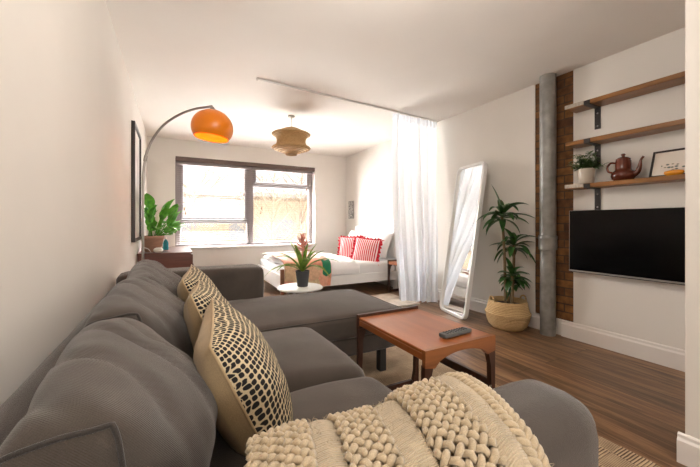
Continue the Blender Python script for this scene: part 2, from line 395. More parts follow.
# ------------------------------------------------------------------ mesh helpers
class MB:
    def __init__(s):
        s.v = []; s.f = []; s.uv = None; s.fuv = []
    def add(s, vs, fs):
        o = len(s.v)
        s.v += [V(p) for p in vs]
        s.f += [tuple(i + o for i in f) for f in fs]
        return s
    def bm(s, b):
        b.verts.ensure_lookup_table()
        b.verts.index_update()
        return s.add([v.co.copy() for v in b.verts], [[v.index for v in f.verts] for f in b.faces])
    def box(s, lo, hi, bev=0.0, seg=2, mat=None):
        b = bmesh.new()
        bmesh.ops.create_cube(b, size=1)
        lo, hi = V(lo), V(hi)
        c = (lo + hi) / 2; d = hi - lo
        for v in b.verts:
            v.co = V((c.x + v.co.x * d.x, c.y + v.co.y * d.y, c.z + v.co.z * d.z))
        if bev:
            bmesh.ops.bevel(b, geom=b.edges[:], offset=bev, segments=seg, profile=0.5, affect='EDGES')
        if mat is not None:
            bmesh.ops.transform(b, matrix=mat, verts=b.verts)
        s.bm(b); b.free()
        return s
    def tube(s, pts, r, n=10, caps=True):
        pts = [V(p) for p in pts]
        rs = r if isinstance(r, (list, tuple)) else [r] * len(pts)
        vs = []; fs = []
        up = V((0, 0, 1))
        t0 = (pts[1] - pts[0]).normalized()
        if abs(t0.dot(up)) > 0.95: up = V((1, 0, 0))
        x = t0.cross(up).normalized()
        for i, p in enumerate(pts):
            a = pts[max(0, i - 1)]; b = pts[min(len(pts) - 1, i + 1)]
            t = (b - a).normalized()
            x = (x - t * x.dot(t)).normalized()
            y = t.cross(x)
            for k in range(n):
                an = 2 * PI * k / n
                vs.append(p + (x * math.cos(an) + y * math.sin(an)) * rs[i])
        for i in range(len(pts) - 1):
            for k in range(n):
                a = i * n + k; b = i * n + (k + 1) % n
                fs.append((a, b, b + n, a + n))
        if caps:
            fs.append(tuple(reversed(range(n))))
            fs.append(tuple((len(pts) - 1) * n + k for k in range(n)))
        return s.add(vs, fs)
    def lathe(s, prof, c=(0, 0, 0), n=40, cap0=False, cap1=False, fn=None):
        c = V(c); vs = []; fs = []
        for i, (r, z) in enumerate(prof):
            for k in range(n):
                an = 2 * PI * k / n
                rr = r * (fn(an, z) if fn else 1)
                vs.append(c + V((rr * math.cos(an), rr * math.sin(an), z)))
        for i in range(len(prof) - 1):
            for k in range(n):
                a = i * n + k; b = i * n + (k + 1) % n
                fs.append((a, b, b + n, a + n))
        if cap0: fs.append(tuple(reversed(range(n))))
        if cap1: fs.append(tuple((len(prof) - 1) * n + k for k in range(n)))
        return s.add(vs, fs)
    def sheet(s, P, nu, nv):
        vs = [P(i / nu, j / nv) for j in range(nv + 1) for i in range(nu + 1)]
        fs = [(j * (nu + 1) + i, j * (nu + 1) + i + 1, (j + 1) * (nu + 1) + i + 1, (j + 1) * (nu + 1) + i) for j in range(nv) for i in range(nu)]
        return s.add(vs, fs)
    def prism(s, poly, axis, lo, hi):
        """extrude a 2-D polygon; axis 'X' -> poly in (y,z), 'Y' -> (x,z), 'Z' -> (x,y)"""
        def mk(p, h):
            return {'X': (h, p[0], p[1]), 'Y': (p[0], h, p[1]), 'Z': (p[0], p[1], h)}[axis]
        n = len(poly)
        vs = [mk(p, lo) for p in poly] + [mk(p, hi) for p in poly]
        fs = [tuple(reversed(range(n))), tuple(range(n, 2 * n))] + [(i, (i + 1) % n, (i + 1) % n + n, i + n) for i in range(n)]
        return s.add(vs, fs)
    def xf(s, mat):
        s.v = [mat @ p for p in s.v]
        return s
    def build(s, name, mat, parent=None, world=False, smooth=False, loc=None, uvfn=None, kind=None, auto=None):
        me = bpy.data.meshes.new(name)
        off = V((0, 0, 0))
        if world and parent is not None:
            off = parent.location
        if loc is not None and parent is None and world:
            off = V(loc)
        me.from_pydata([tuple(p - off) for p in s.v], [], s.f)
        me.validate()
        b = bmesh.new(); b.from_mesh(me)
        bmesh.ops.recalc_face_normals(b, faces=b.faces[:])
        b.to_mesh(me); b.free()
        if uvfn:
            ul = me.uv_layers.new(name='UVMap')
            for l in me.loops:
                ul.data[l.index].uv = uvfn(me.vertices[l.vertex_index].co + off)
        me.materials.append(mat)
        if smooth or auto:
            for p in me.polygons: p.use_smooth = True
        if auto:
            me.set_sharp_from_angle(angle=math.radians(auto))
        o = bpy.data.objects.new(name, me)
        COL.objects.link(o)
        if parent is not None: o.parent = parent
        elif loc is not None: o.location = loc
        if kind: o['kind'] = kind
        return o

def thing(name, label, cat, loc=(0, 0, 0), rot=(0, 0, 0), group=None):
    o = bpy.data.objects.new(name, None)
    o.empty_display_size = 0.1
    COL.objects.link(o); o.location = loc; o.rotation_euler = rot
    return tag(o, label, cat, group)

def tag(o, label, cat, group=None):
    o['label'] = label; o['category'] = cat
    if group: o['group'] = group
    return o

def struct(o, label=None, cat=None):
    o['kind'] = 'structure'
    if label: o['label'] = label
    if cat: o['category'] = cat
    return o

def dup(root, loc, rot=None, label=None):
    r = root.copy(); COL.objects.link(r); r.location = loc
    if rot is not None: r.rotation_euler = rot
    if label: r['label'] = label
    for ch in list(root.children):
        c = ch.copy(); COL.objects.link(c); c.parent = r
        for g in ch.children:
            d = g.copy(); COL.objects.link(d); d.parent = c
    return r

def wrinkle(p, amp, f=(6, 6, 6), seed=0.0):
    q = V((p.x * f[0] + seed, p.y * f[1] + seed * 1.7, p.z * f[2] - seed))
    return amp * (noise.noise(q) + 0.5 * noise.noise(q * 2.1))

def rounded_fn(lo, hi, r, puff=(0, 0, 0), amp=0.0, wf=(5, 5, 5), seed=0.0, mat=None, post=None):
    lo, hi = V(lo), V(hi); c = (lo + hi) / 2; h = (hi - lo) / 2
    inner = V((h.x - r, h.y - r, h.z - r))
    M4 = (mat if mat is not None else Matrix.Identity(4))
    def fm(co):
        p = V((co[0] * h.x, co[1] * h.y, co[2] * h.z))
        q = V([max(-inner[i], min(inner[i], p[i])) for i in range(3)])
        d = p - q
        if d.length > 1e-6: d.normalize()
        pos = q + d * r
        u = V((pos.x / h.x, pos.y / h.y, pos.z / h.z))
        pos += V((puff[0] * (1 - u.y ** 2) * (1 - u.z ** 2) * u.x,
                  puff[1] * (1 - u.x ** 2) * (1 - u.z ** 2) * u.y,
                  puff[2] * (1 - u.x ** 2) * (1 - u.y ** 2) * u.z))
        if amp:
            pos += d * wrinkle(pos + c, amp, wf, seed)
        if post: pos = post(pos, u)
        return c + (M4 @ pos)
    return fm

def rounded(lo, hi, r, n=18, **kw):
    """rounded box, optionally crowned along each axis, with soft wrinkles."""
    fm = rounded_fn(lo, hi, r, **kw)
    b = bmesh.new(); bmesh.ops.create_cube(b, size=2)
    bmesh.ops.subdivide_edges(b, edges=b.edges[:], cuts=n, use_grid_fill=True)
    for v in b.verts: v.co = fm(v.co)
    m = MB(); m.bm(b); b.free()
    return m

def edge_loop(fm, axis, side, n=20):
    """points along the four rounded edges of one face of a rounded box (for piping)."""
    a, b = [i for i in range(3) if i != axis]
    out = []
    for (s0, s1) in (((-1, -1), (1, -1)), ((1, -1), (1, 1)), ((1, 1), (-1, 1)), ((-1, 1), (-1, -1))):
        for k in range(n):
            t = k / n
            co = [0, 0, 0]; co[axis] = side
            co[a] = s0[0] + (s1[0] - s0[0]) * t; co[b] = s0[1] + (s1[1] - s0[1]) * t
            out.append(fm(co))
    out.append(out[0].copy())
    return out

def pillow_halves(w, h, T, n=22, pinch=0.07, amp=0.006, seed=0.0, power=0.42, n2=None):
    """two half shells of a stuffed square cushion, in its own XY plane, +Z is the front."""
    def P(sign):
        def f(a, b):
            x = 2 * a - 1; y = 2 * b - 1
            x = math.sin(x * PI / 2) * 0.35 + x * 0.65; y = math.sin(y * PI / 2) * 0.35 + y * 0.65
            t = max(0.0, (1 - x * x) * (1 - y * y)) ** power
            X = x * w / 2 * (1 - pinch * (1 - y * y)); Y = y * h / 2 * (1 - pinch * (1 - x * x))
            p = V((X, Y, sign * T * t))
            p.z += sign * wrinkle(p, amp, (9, 9, 3), seed) * min(1, t * 2)
            return p
        return f
    a = MB(); a.sheet(P(1), n, n)
    b = MB(); b.sheet(P(-1), n, n)
    return a, b

def leaf(m, base, d, up, L, W, droop=0.5, fold=0.25, n=8, tip=1.0, peak=0.4):
    """a curved leaf blade: base point, heading d (unit), drooping down along its length."""
    base = V(base); d = V(d).normalized()
    side = d.cross(V((0, 0, 1)))
    if side.length < 1e-3: side = V((1, 0, 0))
    side.normalize()
    pts = []; p = base.copy(); dirv = d.copy()
    for i in range(n + 1):
        t = i / n
        w = W * (math.sin(PI * min(1, t ** (math.log(0.5) / math.log(peak)))) ** 0.8 if 0 < t < 1 else 0.0)
        w = max(w, W * 0.06 if t < 0.5 else 0.0008)
        nrm = side.cross(dirv).normalized()
        pts.append((p.copy(), w, nrm))
        dirv = (dirv + V((0, 0, -1)) * droop / n).normalized()
        p = p + dirv * L / n
    vs = []; fs = []
    for (p, w, nr) in pts:
        vs += [p - side * w / 2 + nr * w * fold * 0.5, p, p + side * w / 2 + nr * w * fold * 0.5]
    for i in range(n):
        a = 3 * i
        fs += [(a, a + 1, a + 4, a + 3), (a + 1, a + 2, a + 5, a + 4)]
    m.add(vs, fs)

def curve_pts(keys, n):
    """Catmull-Rom through keys, n points per span."""
    k = [V(p) for p in keys]
    k = [k[0] * 2 - k[1]] + k + [k[-1] * 2 - k[-2]]
    out = []
    for i in range(1, len(k) - 2):
        for j in range(n):
            t = j / n
            a, b, c, d = k[i - 1], k[i], k[i + 1], k[i + 2]
            out.append(0.5 * ((2 * b) + (c - a) * t + (2 * a - 5 * b + 4 * c - d) * t * t + (3 * b - a - 3 * c + d) * t ** 3))
    out.append(k[-2].copy())
    return out
# ------------------------------------------------------------------ the room
XR, YF, H = 3.59, 6.2, 2.45
XN, YN = 2.361, 0.588           # the wall return at the right of the view
YB = -3.0
struct(MB().box((-0.15, YB - 0.15, -0.1), (XR + 0.15, YF + 0.25, 0)).build('floor', M['floor']))
struct(MB().box((-0.15, YB - 0.15, H), (XR + 0.15, YF + 0.25, H + 0.12)).build('ceiling', M['ceiling']))
struct(MB().box((-0.15, YB - 0.15, 0), (0, YF + 0.25, H)).build('wall_left', M['paint']))
BY0, BY1 = 1.695, 2.057
w = MB().box((XR, YN - 0.1, 0), (XR + 0.15, BY0, H)).box((XR, BY1, 0), (XR + 0.15, YF + 0.25, H)).box((XR, BY0, 0), (XR + 0.15, BY1, 0.15))
struct(w.build('wall_right', M['paint']))
struct(MB().box((XR + 0.008, BY0, 0.15), (XR + 0.15, BY1, H)).build('wall_right_brick', M['brick']))
struct(MB().box((XN, YB, 0), (XR + 0.15, YN, H), 0.006, 2).build('wall_right_near', M['paint']))
WX0, WX1, WZ0, WZ1 = 0.40, 2.89, 0.64, 2.17
w = MB().box((0, YF, 0), (WX0, YF + 0.25, H)).box((WX1, YF, 0), (XR, YF + 0.25, H)).box((WX0, YF, 0), (WX1, YF + 0.25, WZ0)).box((WX0, YF, WZ1), (WX1, YF + 0.25, H))
struct(w.build('wall_far', M['paint']))
RX0, RX1, RZ0, RZ1 = 0.15, 2.2, 0.75, 2.25
w = MB().box((0, YB - 0.15, 0), (RX0, YB, H)).box((RX1, YB - 0.15, 0), (XN, YB, H)).box((RX0, YB - 0.15, 0), (RX1, YB, RZ0)).box((RX0, YB - 0.15, RZ1), (RX1, YB, H))
struct(w.build('wall_rear', M['paint']))

def skirt(poly_axis, name, lo, hi, at, sign, hk=1.0):
    # simple two-step skirting profile
    pr = [(0, 0), (0.02, 0), (0.02, 0.115), (0.012, 0.128), (0.012, 0.143), (0.006, 0.15), (0, 0.15)]
    pr = [(a, b * hk) for a, b in pr]
    if poly_axis == 'Y':
        return struct(MB().prism([(at + sign * a, b) for a, b in pr], 'Y', lo, hi).build(name, M['trim']))
    return struct(MB().prism([(at + sign * a, b) for a, b in pr], 'X', lo, hi).build(name, M['trim']))
skirt('Y', 'baseboard_right', YN, 1.79, XR, -1)
skirt('Y', 'baseboard_right_far', 1.955, YF, XR, -1)
skirt('X', 'baseboard_far', 0, XR - 0.02, YF, -1)
skirt('Y', 'baseboard_left', YB, YF - 0.02, 0, 1)
skirt('Y', 'baseboard_near', YB, YN + 0.02, XN, -1, 0.86)

# window_1 : mauve-grey frame set deep in its opening
def bars(m, y0, y1, rects):
    for (x0, x1, z0, z1) in rects: m.box((x0, y0, z0), (x1, y1, z1), 0.006, 1)
wn = thing('window_1', 'wide grey framed window with venetian blinds in the far wall', 'window', (1.645, 6.4, WZ0))
wn['kind'] = 'structure'
MX0, MX1, TZ, TZ2 = 1.585, 1.705, 1.085, 1.765
m = MB()
bars(m, 6.36, 6.43, [(WX0, WX0 + 0.075, WZ0, WZ1), (WX1 - 0.075, WX1, WZ0, WZ1), (WX0 + 0.075, WX1 - 0.075, WZ0, WZ0 + 0.05), (WX0 + 0.075, WX1 - 0.075, WZ1 - 0.05, WZ1),
     (MX0, MX1, WZ0 + 0.05, WZ1 - 0.05), (WX0 + 0.075, MX0, TZ - 0.035, TZ + 0.035), (MX1, WX1 - 0.075, TZ2 - 0.03, TZ2 + 0.03)])
m.build('window_frame', M['win_frame'], wn, world=True)
m = MB()
bars(m, 6.345, 6.385, [(MX1, MX1 + 0.05, TZ2 + 0.03, WZ1 - 0.05), (WX1 - 0.125, WX1 - 0.075, TZ2 + 0.03, WZ1 - 0.05), (MX1 + 0.05, WX1 - 0.125, TZ2 + 0.03, TZ2 + 0.07), (MX1 + 0.05, WX1 - 0.125, WZ1 - 0.1, WZ1 - 0.05)])
m.build('window_sash', M['win_frame'], wn, world=True)
m = MB()
bars(m, 6.345, 6.385, [(WX0 + 0.075, WX0 + 0.12, TZ + 0.035, WZ1 - 0.05), (MX0 - 0.045, MX0, TZ + 0.035, WZ1 - 0.05), (WX0 + 0.12, MX0 - 0.045, TZ + 0.035, TZ + 0.075), (WX0 + 0.12, MX0 - 0.045, WZ1 - 0.095, WZ1 - 0.05)])
m.build('window_sash', M['win_frame'], wn, world=True)
for (x0, x1, z0, z1) in [(WX0 + 0.07, MX0, WZ0 + 0.05, TZ), (WX0 + 0.07, MX0, TZ, WZ1 - 0.05), (MX1, WX1 - 0.07, WZ0 + 0.05, TZ2), (MX1, WX1 - 0.07, TZ2, WZ1 - 0.05)]:
    MB().add([(x0, 6.4, z0), (x1, 6.4, z0), (x1, 6.4, z1), (x0, 6.4, z1)], [(0, 1, 2, 3)]).build('window_pane', M['glass'], wn, world=True)
MB().box((WX0 - 0.02, YF - 0.035, WZ0 - 0.03), (WX1 + 0.02, YF + 0.16, WZ0 + 0.002), 0.006, 2).build('window_sill', M['trim'], wn, world=True)

# added_rear_window behind the camera: unseen, added to light the near half of the room
wn = thing('added_rear_window', 'wide unseen window added in the rear wall for light', 'window', (1.17, YB - 0.08, RZ0)); wn['kind'] = 'structure'
m = MB(); bars(m, YB - 0.11, YB - 0.05, [(RX0, RX0 + 0.05, RZ0, RZ1), (RX1 - 0.05, RX1, RZ0, RZ1), (RX0, RX1, RZ0, RZ0 + 0.05), (RX0, RX1, RZ1 - 0.05, RZ1), (1.15, 1.2, RZ0, RZ1)])
m.build('window_frame', M['win_frame'], wn, world=True)

# venetian blinds
def blind(name, label, x0, x1, ztop, zbot, cord_x, tassels, tilt):
    t = thing(name, label, 'blind', ((x0 + x1) / 2, 6.28, zbot), group='venetian blinds in the far window')
    MB().box((x0, 6.255, ztop - 0.045), (x1, 6.305, ztop), 0.004, 1).build('headrail', M['win_frame'], t, world=True)
    m = MB(); z = ztop - 0.075
    while z > zbot + 0.03:
        mt = Matrix.Translation((0, 6.28, z)) @ Matrix.Rotation(tilt, 4, 'X') @ Matrix.Translation((0, -6.28, -z))
        m.box((x0 + 0.005, 6.264, z - 0.001), (x1 - 0.005, 6.296, z + 0.001), mat=mt)
        z -= 0.036
    m.build('slats', M['slat'], t, world=True)
    MB().box((x0 + 0.003, 6.26, zbot), (x1 - 0.003, 6.3, zbot + 0.018), 0.003, 1).build('bottom_rail', M['win_frame'], t, world=True)
    m = MB()
    for cx in cord_x: m.tube([(cx, 6.252, ztop - 0.05), (cx, 6.252, zbot + 0.015)], 0.0018, 5)
    m.build('cord', M['cord'], t, world=True)
    for (tx, tz) in tassels:
        o = MB().lathe([(0.001, 0.05), (0.007, 0.045), (0.011, 0.02), (0.013, 0.0), (0.0, -0.004)], (tx, 6.243, tz), 10).tube([(tx, 6.243, tz + 0.04), (tx, 6.243, ztop - 0.05)], 0.0012, 4).build('tassel', M['tassel'], t, world=True, smooth=True)
blind('venetian_blind', 'thin slatted venetian blind over the left casement, two tassels at its left side', WX0 + 0.02, 1.635, 2.09, WZ0 + 0.03, (0.62, 1.07, 1.52), [(0.535, 1.27), (0.555, 1.2), (1.51, 1.56)], 0.12)
blind('venetian_blind', 'thin slatted venetian blind over the right casement under the small top light', 1.65, WX1 - 0.03, 2.09, WZ0 + 0.03, (1.78, 2.27, 2.74), [(1.83, 1.31), (1.815, 1.23), (2.72, 1.70)], 0.05)
tag(MB().box((WX0 + 0.003, YF + 0.005, 2.095), (WX1 - 0.003, YF + 0.075, 2.168), 0.004, 1).build('window_head_strip', M['head_strip'], loc=(1.645, YF + 0.04, 2.095), world=True), 'long dark brown strip above both venetian blinds, blind rail and soffit shade together', 'blind rail')  # one dark strip for the headrail and the shaded soffit

# outside
struct(MB().box((-60, 6.6, -5.2), (60, 90, -5.0)).build('ground', M['bounce_ground']))
b = thing('apartment_block', 'low brick building seen hazily through the blinds', 'building', (2, 26, -5))
m = MB().box((-16, 26, -5), (20, 34, 3.1)); m.build('wall', M['brick_out'], b, world=True)
MB().box((-16.3, 25.7, 3.1), (20.3, 34.3, 3.4)).build('roof', M['roof_tile'], b, world=True)
for k in range(9):
    for zz in (-3.2, -0.2):
        MB().box((-14 + 3.6 * k, 25.93, zz), (-12.6 + 3.6 * k, 26.02, zz + 1.5)).build('window', M['pane_out'], b, world=True)
def bare_tree(x, y, h, seed, label):
    rnd = random.Random(seed)
    t = thing('bare_tree', label, 'tree', (x, y, -5), group='bare winter trees outside the window')
    tr = MB(); tw = MB()
    tr.tube([(x, y, -5), (x + 0.1, y, -5 + h * 0.3), (x, y, -5 + h * 0.55), (x + 0.1, y, -5 + h * 0.9)], [0.16, 0.12, 0.08, 0.02], 7)
    for i in range(46):
        z = -5 + h * (0.28 + 0.6 * rnd.random()); a = rnd.random() * 2 * PI; L = h * (0.16 + 0.2 * rnd.random())
        p0 = V((x + 0.06, y, z)); p1 = p0 + V((math.cos(a) * L * 0.5, math.sin(a) * L * 0.5, L * 0.4)); p2 = p1 + V((math.cos(a + 0.4) * L * 0.4, math.sin(a + 0.4) * L * 0.4, L * 0.45))
        tw.tube([p0, p1, p2], [0.032, 0.02, 0.008], 5)
        for j in range(7):
            q = p0.lerp(p1, 0.3 + 0.7 * rnd.random()) if j < 3 else p1.lerp(p2, rnd.random())
            a2 = rnd.random() * 2 * PI; l2 = L * 0.35
            e = q + V((math.cos(a2) * l2 * 0.6, math.sin(a2) * l2 * 0.6, l2 * (0.2 + 0.7 * rnd.random())))
            tw.tube([q, e], [0.011, 0.004], 4)
    tr.build('trunk', M['bark'], t, world=True, smooth=True)
    tw.build('branches', M['twigs'], t, world=True)
bare_tree(1.1, 17, 8.6, 1, 'bare winter tree outside behind the left casement of the window')
bare_tree(4.6, 16, 9.4, 2, 'bare winter tree outside behind the left half of the right casement')
bare_tree(6.9, 18.5, 10.0, 3, 'bare winter tree outside behind the right edge of the window')

# ------------------------------------------------------------------ things on the left wall
t = thing('framed_picture', 'tall dark framed picture on the left wall above the cabinet', 'picture', (0, 4.31, 0.88))
y0, y1, z0, z1 = 3.95, 4.68, 0.86, 2.085
m = MB()
for (a, b_, c, d) in [(y0, y0 + 0.035, z0, z1), (y1 - 0.035, y1, z0, z1), (y0 + 0.035, y1 - 0.035, z0, z0 + 0.035), (y0 + 0.035, y1 - 0.035, z1 - 0.035, z1)]:
    m.box((0.002, a, c), (0.034, b_, d), 0.002, 1)
m.build('frame', M['frame_dark'], t, world=True)
MB().box((0.002, y0 + 0.034, z0 + 0.034), (0.016, y1 - 0.034, z1 - 0.034)).build('artwork', M['picture_art'], t, world=True)

# brown cabinet
t = thing('sideboard', 'low brown wooden cabinet in the far left corner behind the sofa', 'cabinet', (0.29, 5.0, 0))
MB().box((0.012, 4.46, 0.10), (0.57, 5.6, 0.685), 0.004, 1).build('body', M['walnut'], t, world=True)
MB().box((0.008, 4.45, 0.685), (0.58, 5.61, 0.703), 0.003, 1).build('top', M['walnut'], t, world=True)
for k in range(3):
    d = MB().box((0.57, 4.475 + 0.375 * k, 0.12), (0.585, 4.835 + 0.375 * k, 0.67), 0.003, 1).build('door', M['walnut'], t, world=True)
    MB().lathe([(0.0, 0.03), (0.012, 0.028), (0.014, 0.018), (0.006, 0.012), (0.006, 0)], (0, 0, 0), 14).xf(Matrix.Translation((0.585, 4.52 + 0.375 * k, 0.5)) @ Matrix.Rotation(PI / 2, 4, 'Y')).build('knob', M['chrome'], d, smooth=True).location = -t.location
for (lx, ly) in [(0.05, 4.52), (0.52, 4.52), (0.05, 5.54), (0.52, 5.54)]:
    MB().tube([(lx, ly, 0), (lx, ly, 0.1)], [0.015, 0.02], 12).build('leg', M['teak_dark'], t, world=True, smooth=True)

# arc lamp
t = thing('arc_floor_lamp', 'chrome arc floor lamp with an orange dome shade behind the sofa', 'lamp', (0.14, 3.4, 0))
MB().lathe([(0, 0.0), (0.125, 0.0), (0.13, 0.006), (0.13, 0.03), (0.12, 0.036), (0.0, 0.036)], (0.14, 3.4, 0), 40).build('base', M['chrome'], t, world=True, auto=40)
SX, SY, SZ = 0.685, 3.2, 1.88    # shade rim centre is a little below
arc = curve_pts([(0.14, 3.4, 0.03), (0.14, 3.4, 0.8), (0.141, 3.4, 1.3), (0.143, 3.399, 1.431), (0.151, 3.396, 1.563), (0.177, 3.385, 1.695), (0.225, 3.366, 1.81), (0.31, 3.332, 1.927), (0.427, 3.286, 2.016), (0.545, 3.24, 2.069), (0.647, 3.201, 2.092), (SX, SY, 2.105)], 8)
MB().tube(arc, 0.0105, 12).build('pole', M['chrome'], t, world=True, smooth=True)
MB().tube([arc[i] for i in range(34, 38)], 0.0145, 12).build('joint_sleeve', M['chrome'], t, world=True, smooth=True)
R = 0.178
def dome(rad, z_top, tilt):
    pr = []
    for i in range(25):
        a = PI / 2 - i / 24 * (PI / 2 + 0.62)
        pr.append((max(0.0005, rad * math.cos(a)), rad * 0.90 * math.sin(a)))
    return pr
mt = Matrix.Translation((SX, SY, SZ + 0.03)) @ Matrix.Rotation(0.10, 4, 'Y')
sh = MB().lathe(dome(R, 0, 0), (0, 0, 0), 56).xf(mt).build('lamp_shade', M['orange'], t, world=True, smooth=True)
MB().lathe(dome(R - 0.004, 0, 0), (0, 0, 0), 56).xf(mt).build('shade_lining', M['orange_in'], sh, smooth=True).location = -t.location
MB().lathe([(0.0, 0.03), (0.014, 0.028), (0.02, 0.012), (0.032, 0.0), (0.03, -0.012)], (SX, SY, SZ + 0.03 + R * 0.90), 20).build('shade_cap', M['chrome'], t, world=True, smooth=True)
MB().lathe([(0.0, -0.05), (0.02, -0.047), (0.033, -0.03), (0.036, -0.01), (0.03, 0.02), (0.016, 0.045), (0.014, 0.09), (0, 0.09)], (SX, SY, SZ + 0.07), 24).build('bulb', M['bulb'], t, world=True, smooth=True)
# white flex lying on the cabinet by the pole
o = MB().tube(curve_pts([(0.02, 4.50, 0.707), (0.03, 4.52, 0.74), (0.06, 4.54, 0.765), (0.11, 4.55, 0.75), (0.14, 4.56, 0.707)], 8), 0.004, 8).build('loose_cable', M['cable'], loc=(0.08, 4.53, 0.703), world=True, smooth=True)
tag(o, 'thin white cable looped on the brown cabinet beside the plant pot', 'cable')
o = MB().lathe([(0, 0), (0.032, 0.002), (0.05, 0.02), (0.052, 0.035), (0.04, 0.052), (0.018, 0.06), (0, 0.061)], (0, 0, 0), 28).build('ornament', M['cream'], loc=(0.215, 4.53, 0.703), smooth=True)
tag(o, 'small cream rounded ornament on the cabinet in front of the plant pot', 'ornament')
t = thing('spray_bottle', 'small teal bottle beside the plant pot on the cabinet', 'bottle', (0.285, 4.95, 0.703))
MB().lathe([(0, 0), (0.03, 0.0), (0.033, 0.006), (0.033, 0.09), (0.022, 0.12), (0.011, 0.13), (0.011, 0.145)], (0, 0, 0), 20).build('body', M['teal'], t, smooth=True)
MB().lathe([(0.013, 0.14), (0.014, 0.165), (0.0, 0.168)], (0, 0, 0), 16).box((-0.03, -0.006, 0.155), (0.012, 0.006, 0.17), 0.002).build('nozzle', M['cream'], t, auto=40)

# peace lily
t = thing('peace_lily', 'leafy green peace lily in a sandy clay pot on the cabinet', 'plant', (0.15, 4.78, 0.703))
pot = MB().lathe([(0, 0), (0.085, 0.0), (0.09, 0.01), (0.115, 0.155), (0.123, 0.16), (0.126, 0.19), (0.118, 0.194), (0.11, 0.175), (0.107, 0.165), (0.0, 0.165)], (0, 0, 0), 44).build('pot', M['terracotta'], t, auto=50)
MB().lathe([(0, 0.175), (0.07, 0.178), (0.109, 0.17)], (0, 0, 0), 24).build('soil', M['soil'], t, smooth=True)
lf = MB(); st = MB(); rnd = random.Random(4)
for i in range(46):
    a = rnd.random() * 2 * PI; el = 0.15 + 1.3 * rnd.random(); L = 0.12 + 0.26 * rnd.random()
    d = V((math.cos(a) * math.cos(el), math.sin(a) * math.cos(el), math.sin(el)))
    b0 = V((0.05 * math.cos(a), 0.05 * math.sin(a), 0.165)); tip = b0 + d * L
    tip.x = max(-0.03, min(0.22, tip.x))
    st.tube([b0, b0.lerp(tip, 0.5) + V((0, 0, 0.02)), tip], [0.004, 0.0035, 0.003], 5)
    hd = V((d.x * 0.7, d.y * 0.9, 0.3 + 0.7 * d.z))
    if tip.x + hd.normalized().x * 0.2 < -0.07: hd.x = 0.15
    if tip.x + hd.normalized().x * 0.2 > 0.26: hd.x *= 0.3
    leaf(lf, tip, hd, None, 0.17 + 0.06 * rnd.random(), 0.10 + 0.03 * rnd.random(), 1.3, 0.3, 8, peak=0.42)
lf.build('foliage', M['leaf_bright'], t, smooth=True)
st.build('stems', M['leaf_bright'], t, smooth=True)
fl = MB()
for (x, y, z) in [(0.06, -0.16, 0.36)]:
    fl.tube([(0.0, 0, 0.17), (x * 0.6, y * 0.6, z - 0.06), (x, y, z)], 0.004, 6)
    leaf(fl, (x, y, z), (0.1, -0.15, 1), None, 0.1, 0.055, 0.2, 0.8, 8, peak=0.4)
fl.build('flower', M['spathe'], t, smooth=True)
# ------------------------------------------------------------------ sofa
sofa = thing('corner_sofa', 'long taupe grey corner sofa with a chaise along the left wall', 'sofa', (0.6, 1.6, 0))
S = dict(parent=sofa, world=True, smooth=True)
rounded((0.02, 0.37, 0.14), (0.175, 2.94, 0.655), 0.05, 20, amp=0.004, wf=(4, 3, 4)).build('back_frame', M['sofa'], **S)
rounded((0.06, 0.50, 0.17), (1.06, 1.90, 0.31), 0.02, 10).build('seat_base', M['sofa'], **S)
rounded((0.06, 1.885, 0.185), (1.80, 2.69, 0.315), 0.02, 12).build('chaise_base', M['sofa'], **S)
rounded((0.03, 0.36, 0.13), (1.212, 0.56, 0.675), 0.075, 22, puff=(0.012, 0.01, 0.012), amp=0.003, seed=2).build('armrest', M['sofa'], **S)
rounded((0.03, 2.70, 0.14), (1.03, 2.96, 0.70), 0.04, 18, puff=(0.006, 0.006, 0.008), amp=0.003, seed=5).build('armrest', M['sofa'], **S)
rounded((0.30, 0.56, 0.30), (1.115, 1.175, 0.45), 0.068, 24, puff=(0.012, 0.0, 0.035), amp=0.007, wf=(5, 5, 5), seed=1).build('seat_cushion', M['sofa'], **S)
rounded((0.30, 1.178, 0.30), (1.115, 1.865, 0.452), 0.068, 24, puff=(0.012, 0.0, 0.04), amp=0.007, wf=(5, 5, 5), seed=3).build('seat_cushion', M['sofa'], **S)
fm = rounded_fn((0.30, 1.872, 0.305), (1.835, 2.692, 0.452), 0.035, puff=(0.012, 0.004, 0.058), amp=0.006, wf=(3, 3, 3), seed=8)
cc = rounded((0.30, 1.872, 0.305), (1.835, 2.692, 0.452), 0.035, 30, puff=(0.012, 0.004, 0.058), amp=0.006, wf=(3, 3, 3), seed=8).build('chaise_cushion', M['sofa'], **S)
pp = MB().tube(edge_loop(fm, 2, 1, 30), 0.004, 6, False).build('piping', M['sofa_dark'], cc, smooth=True); pp.location = -sofa.location
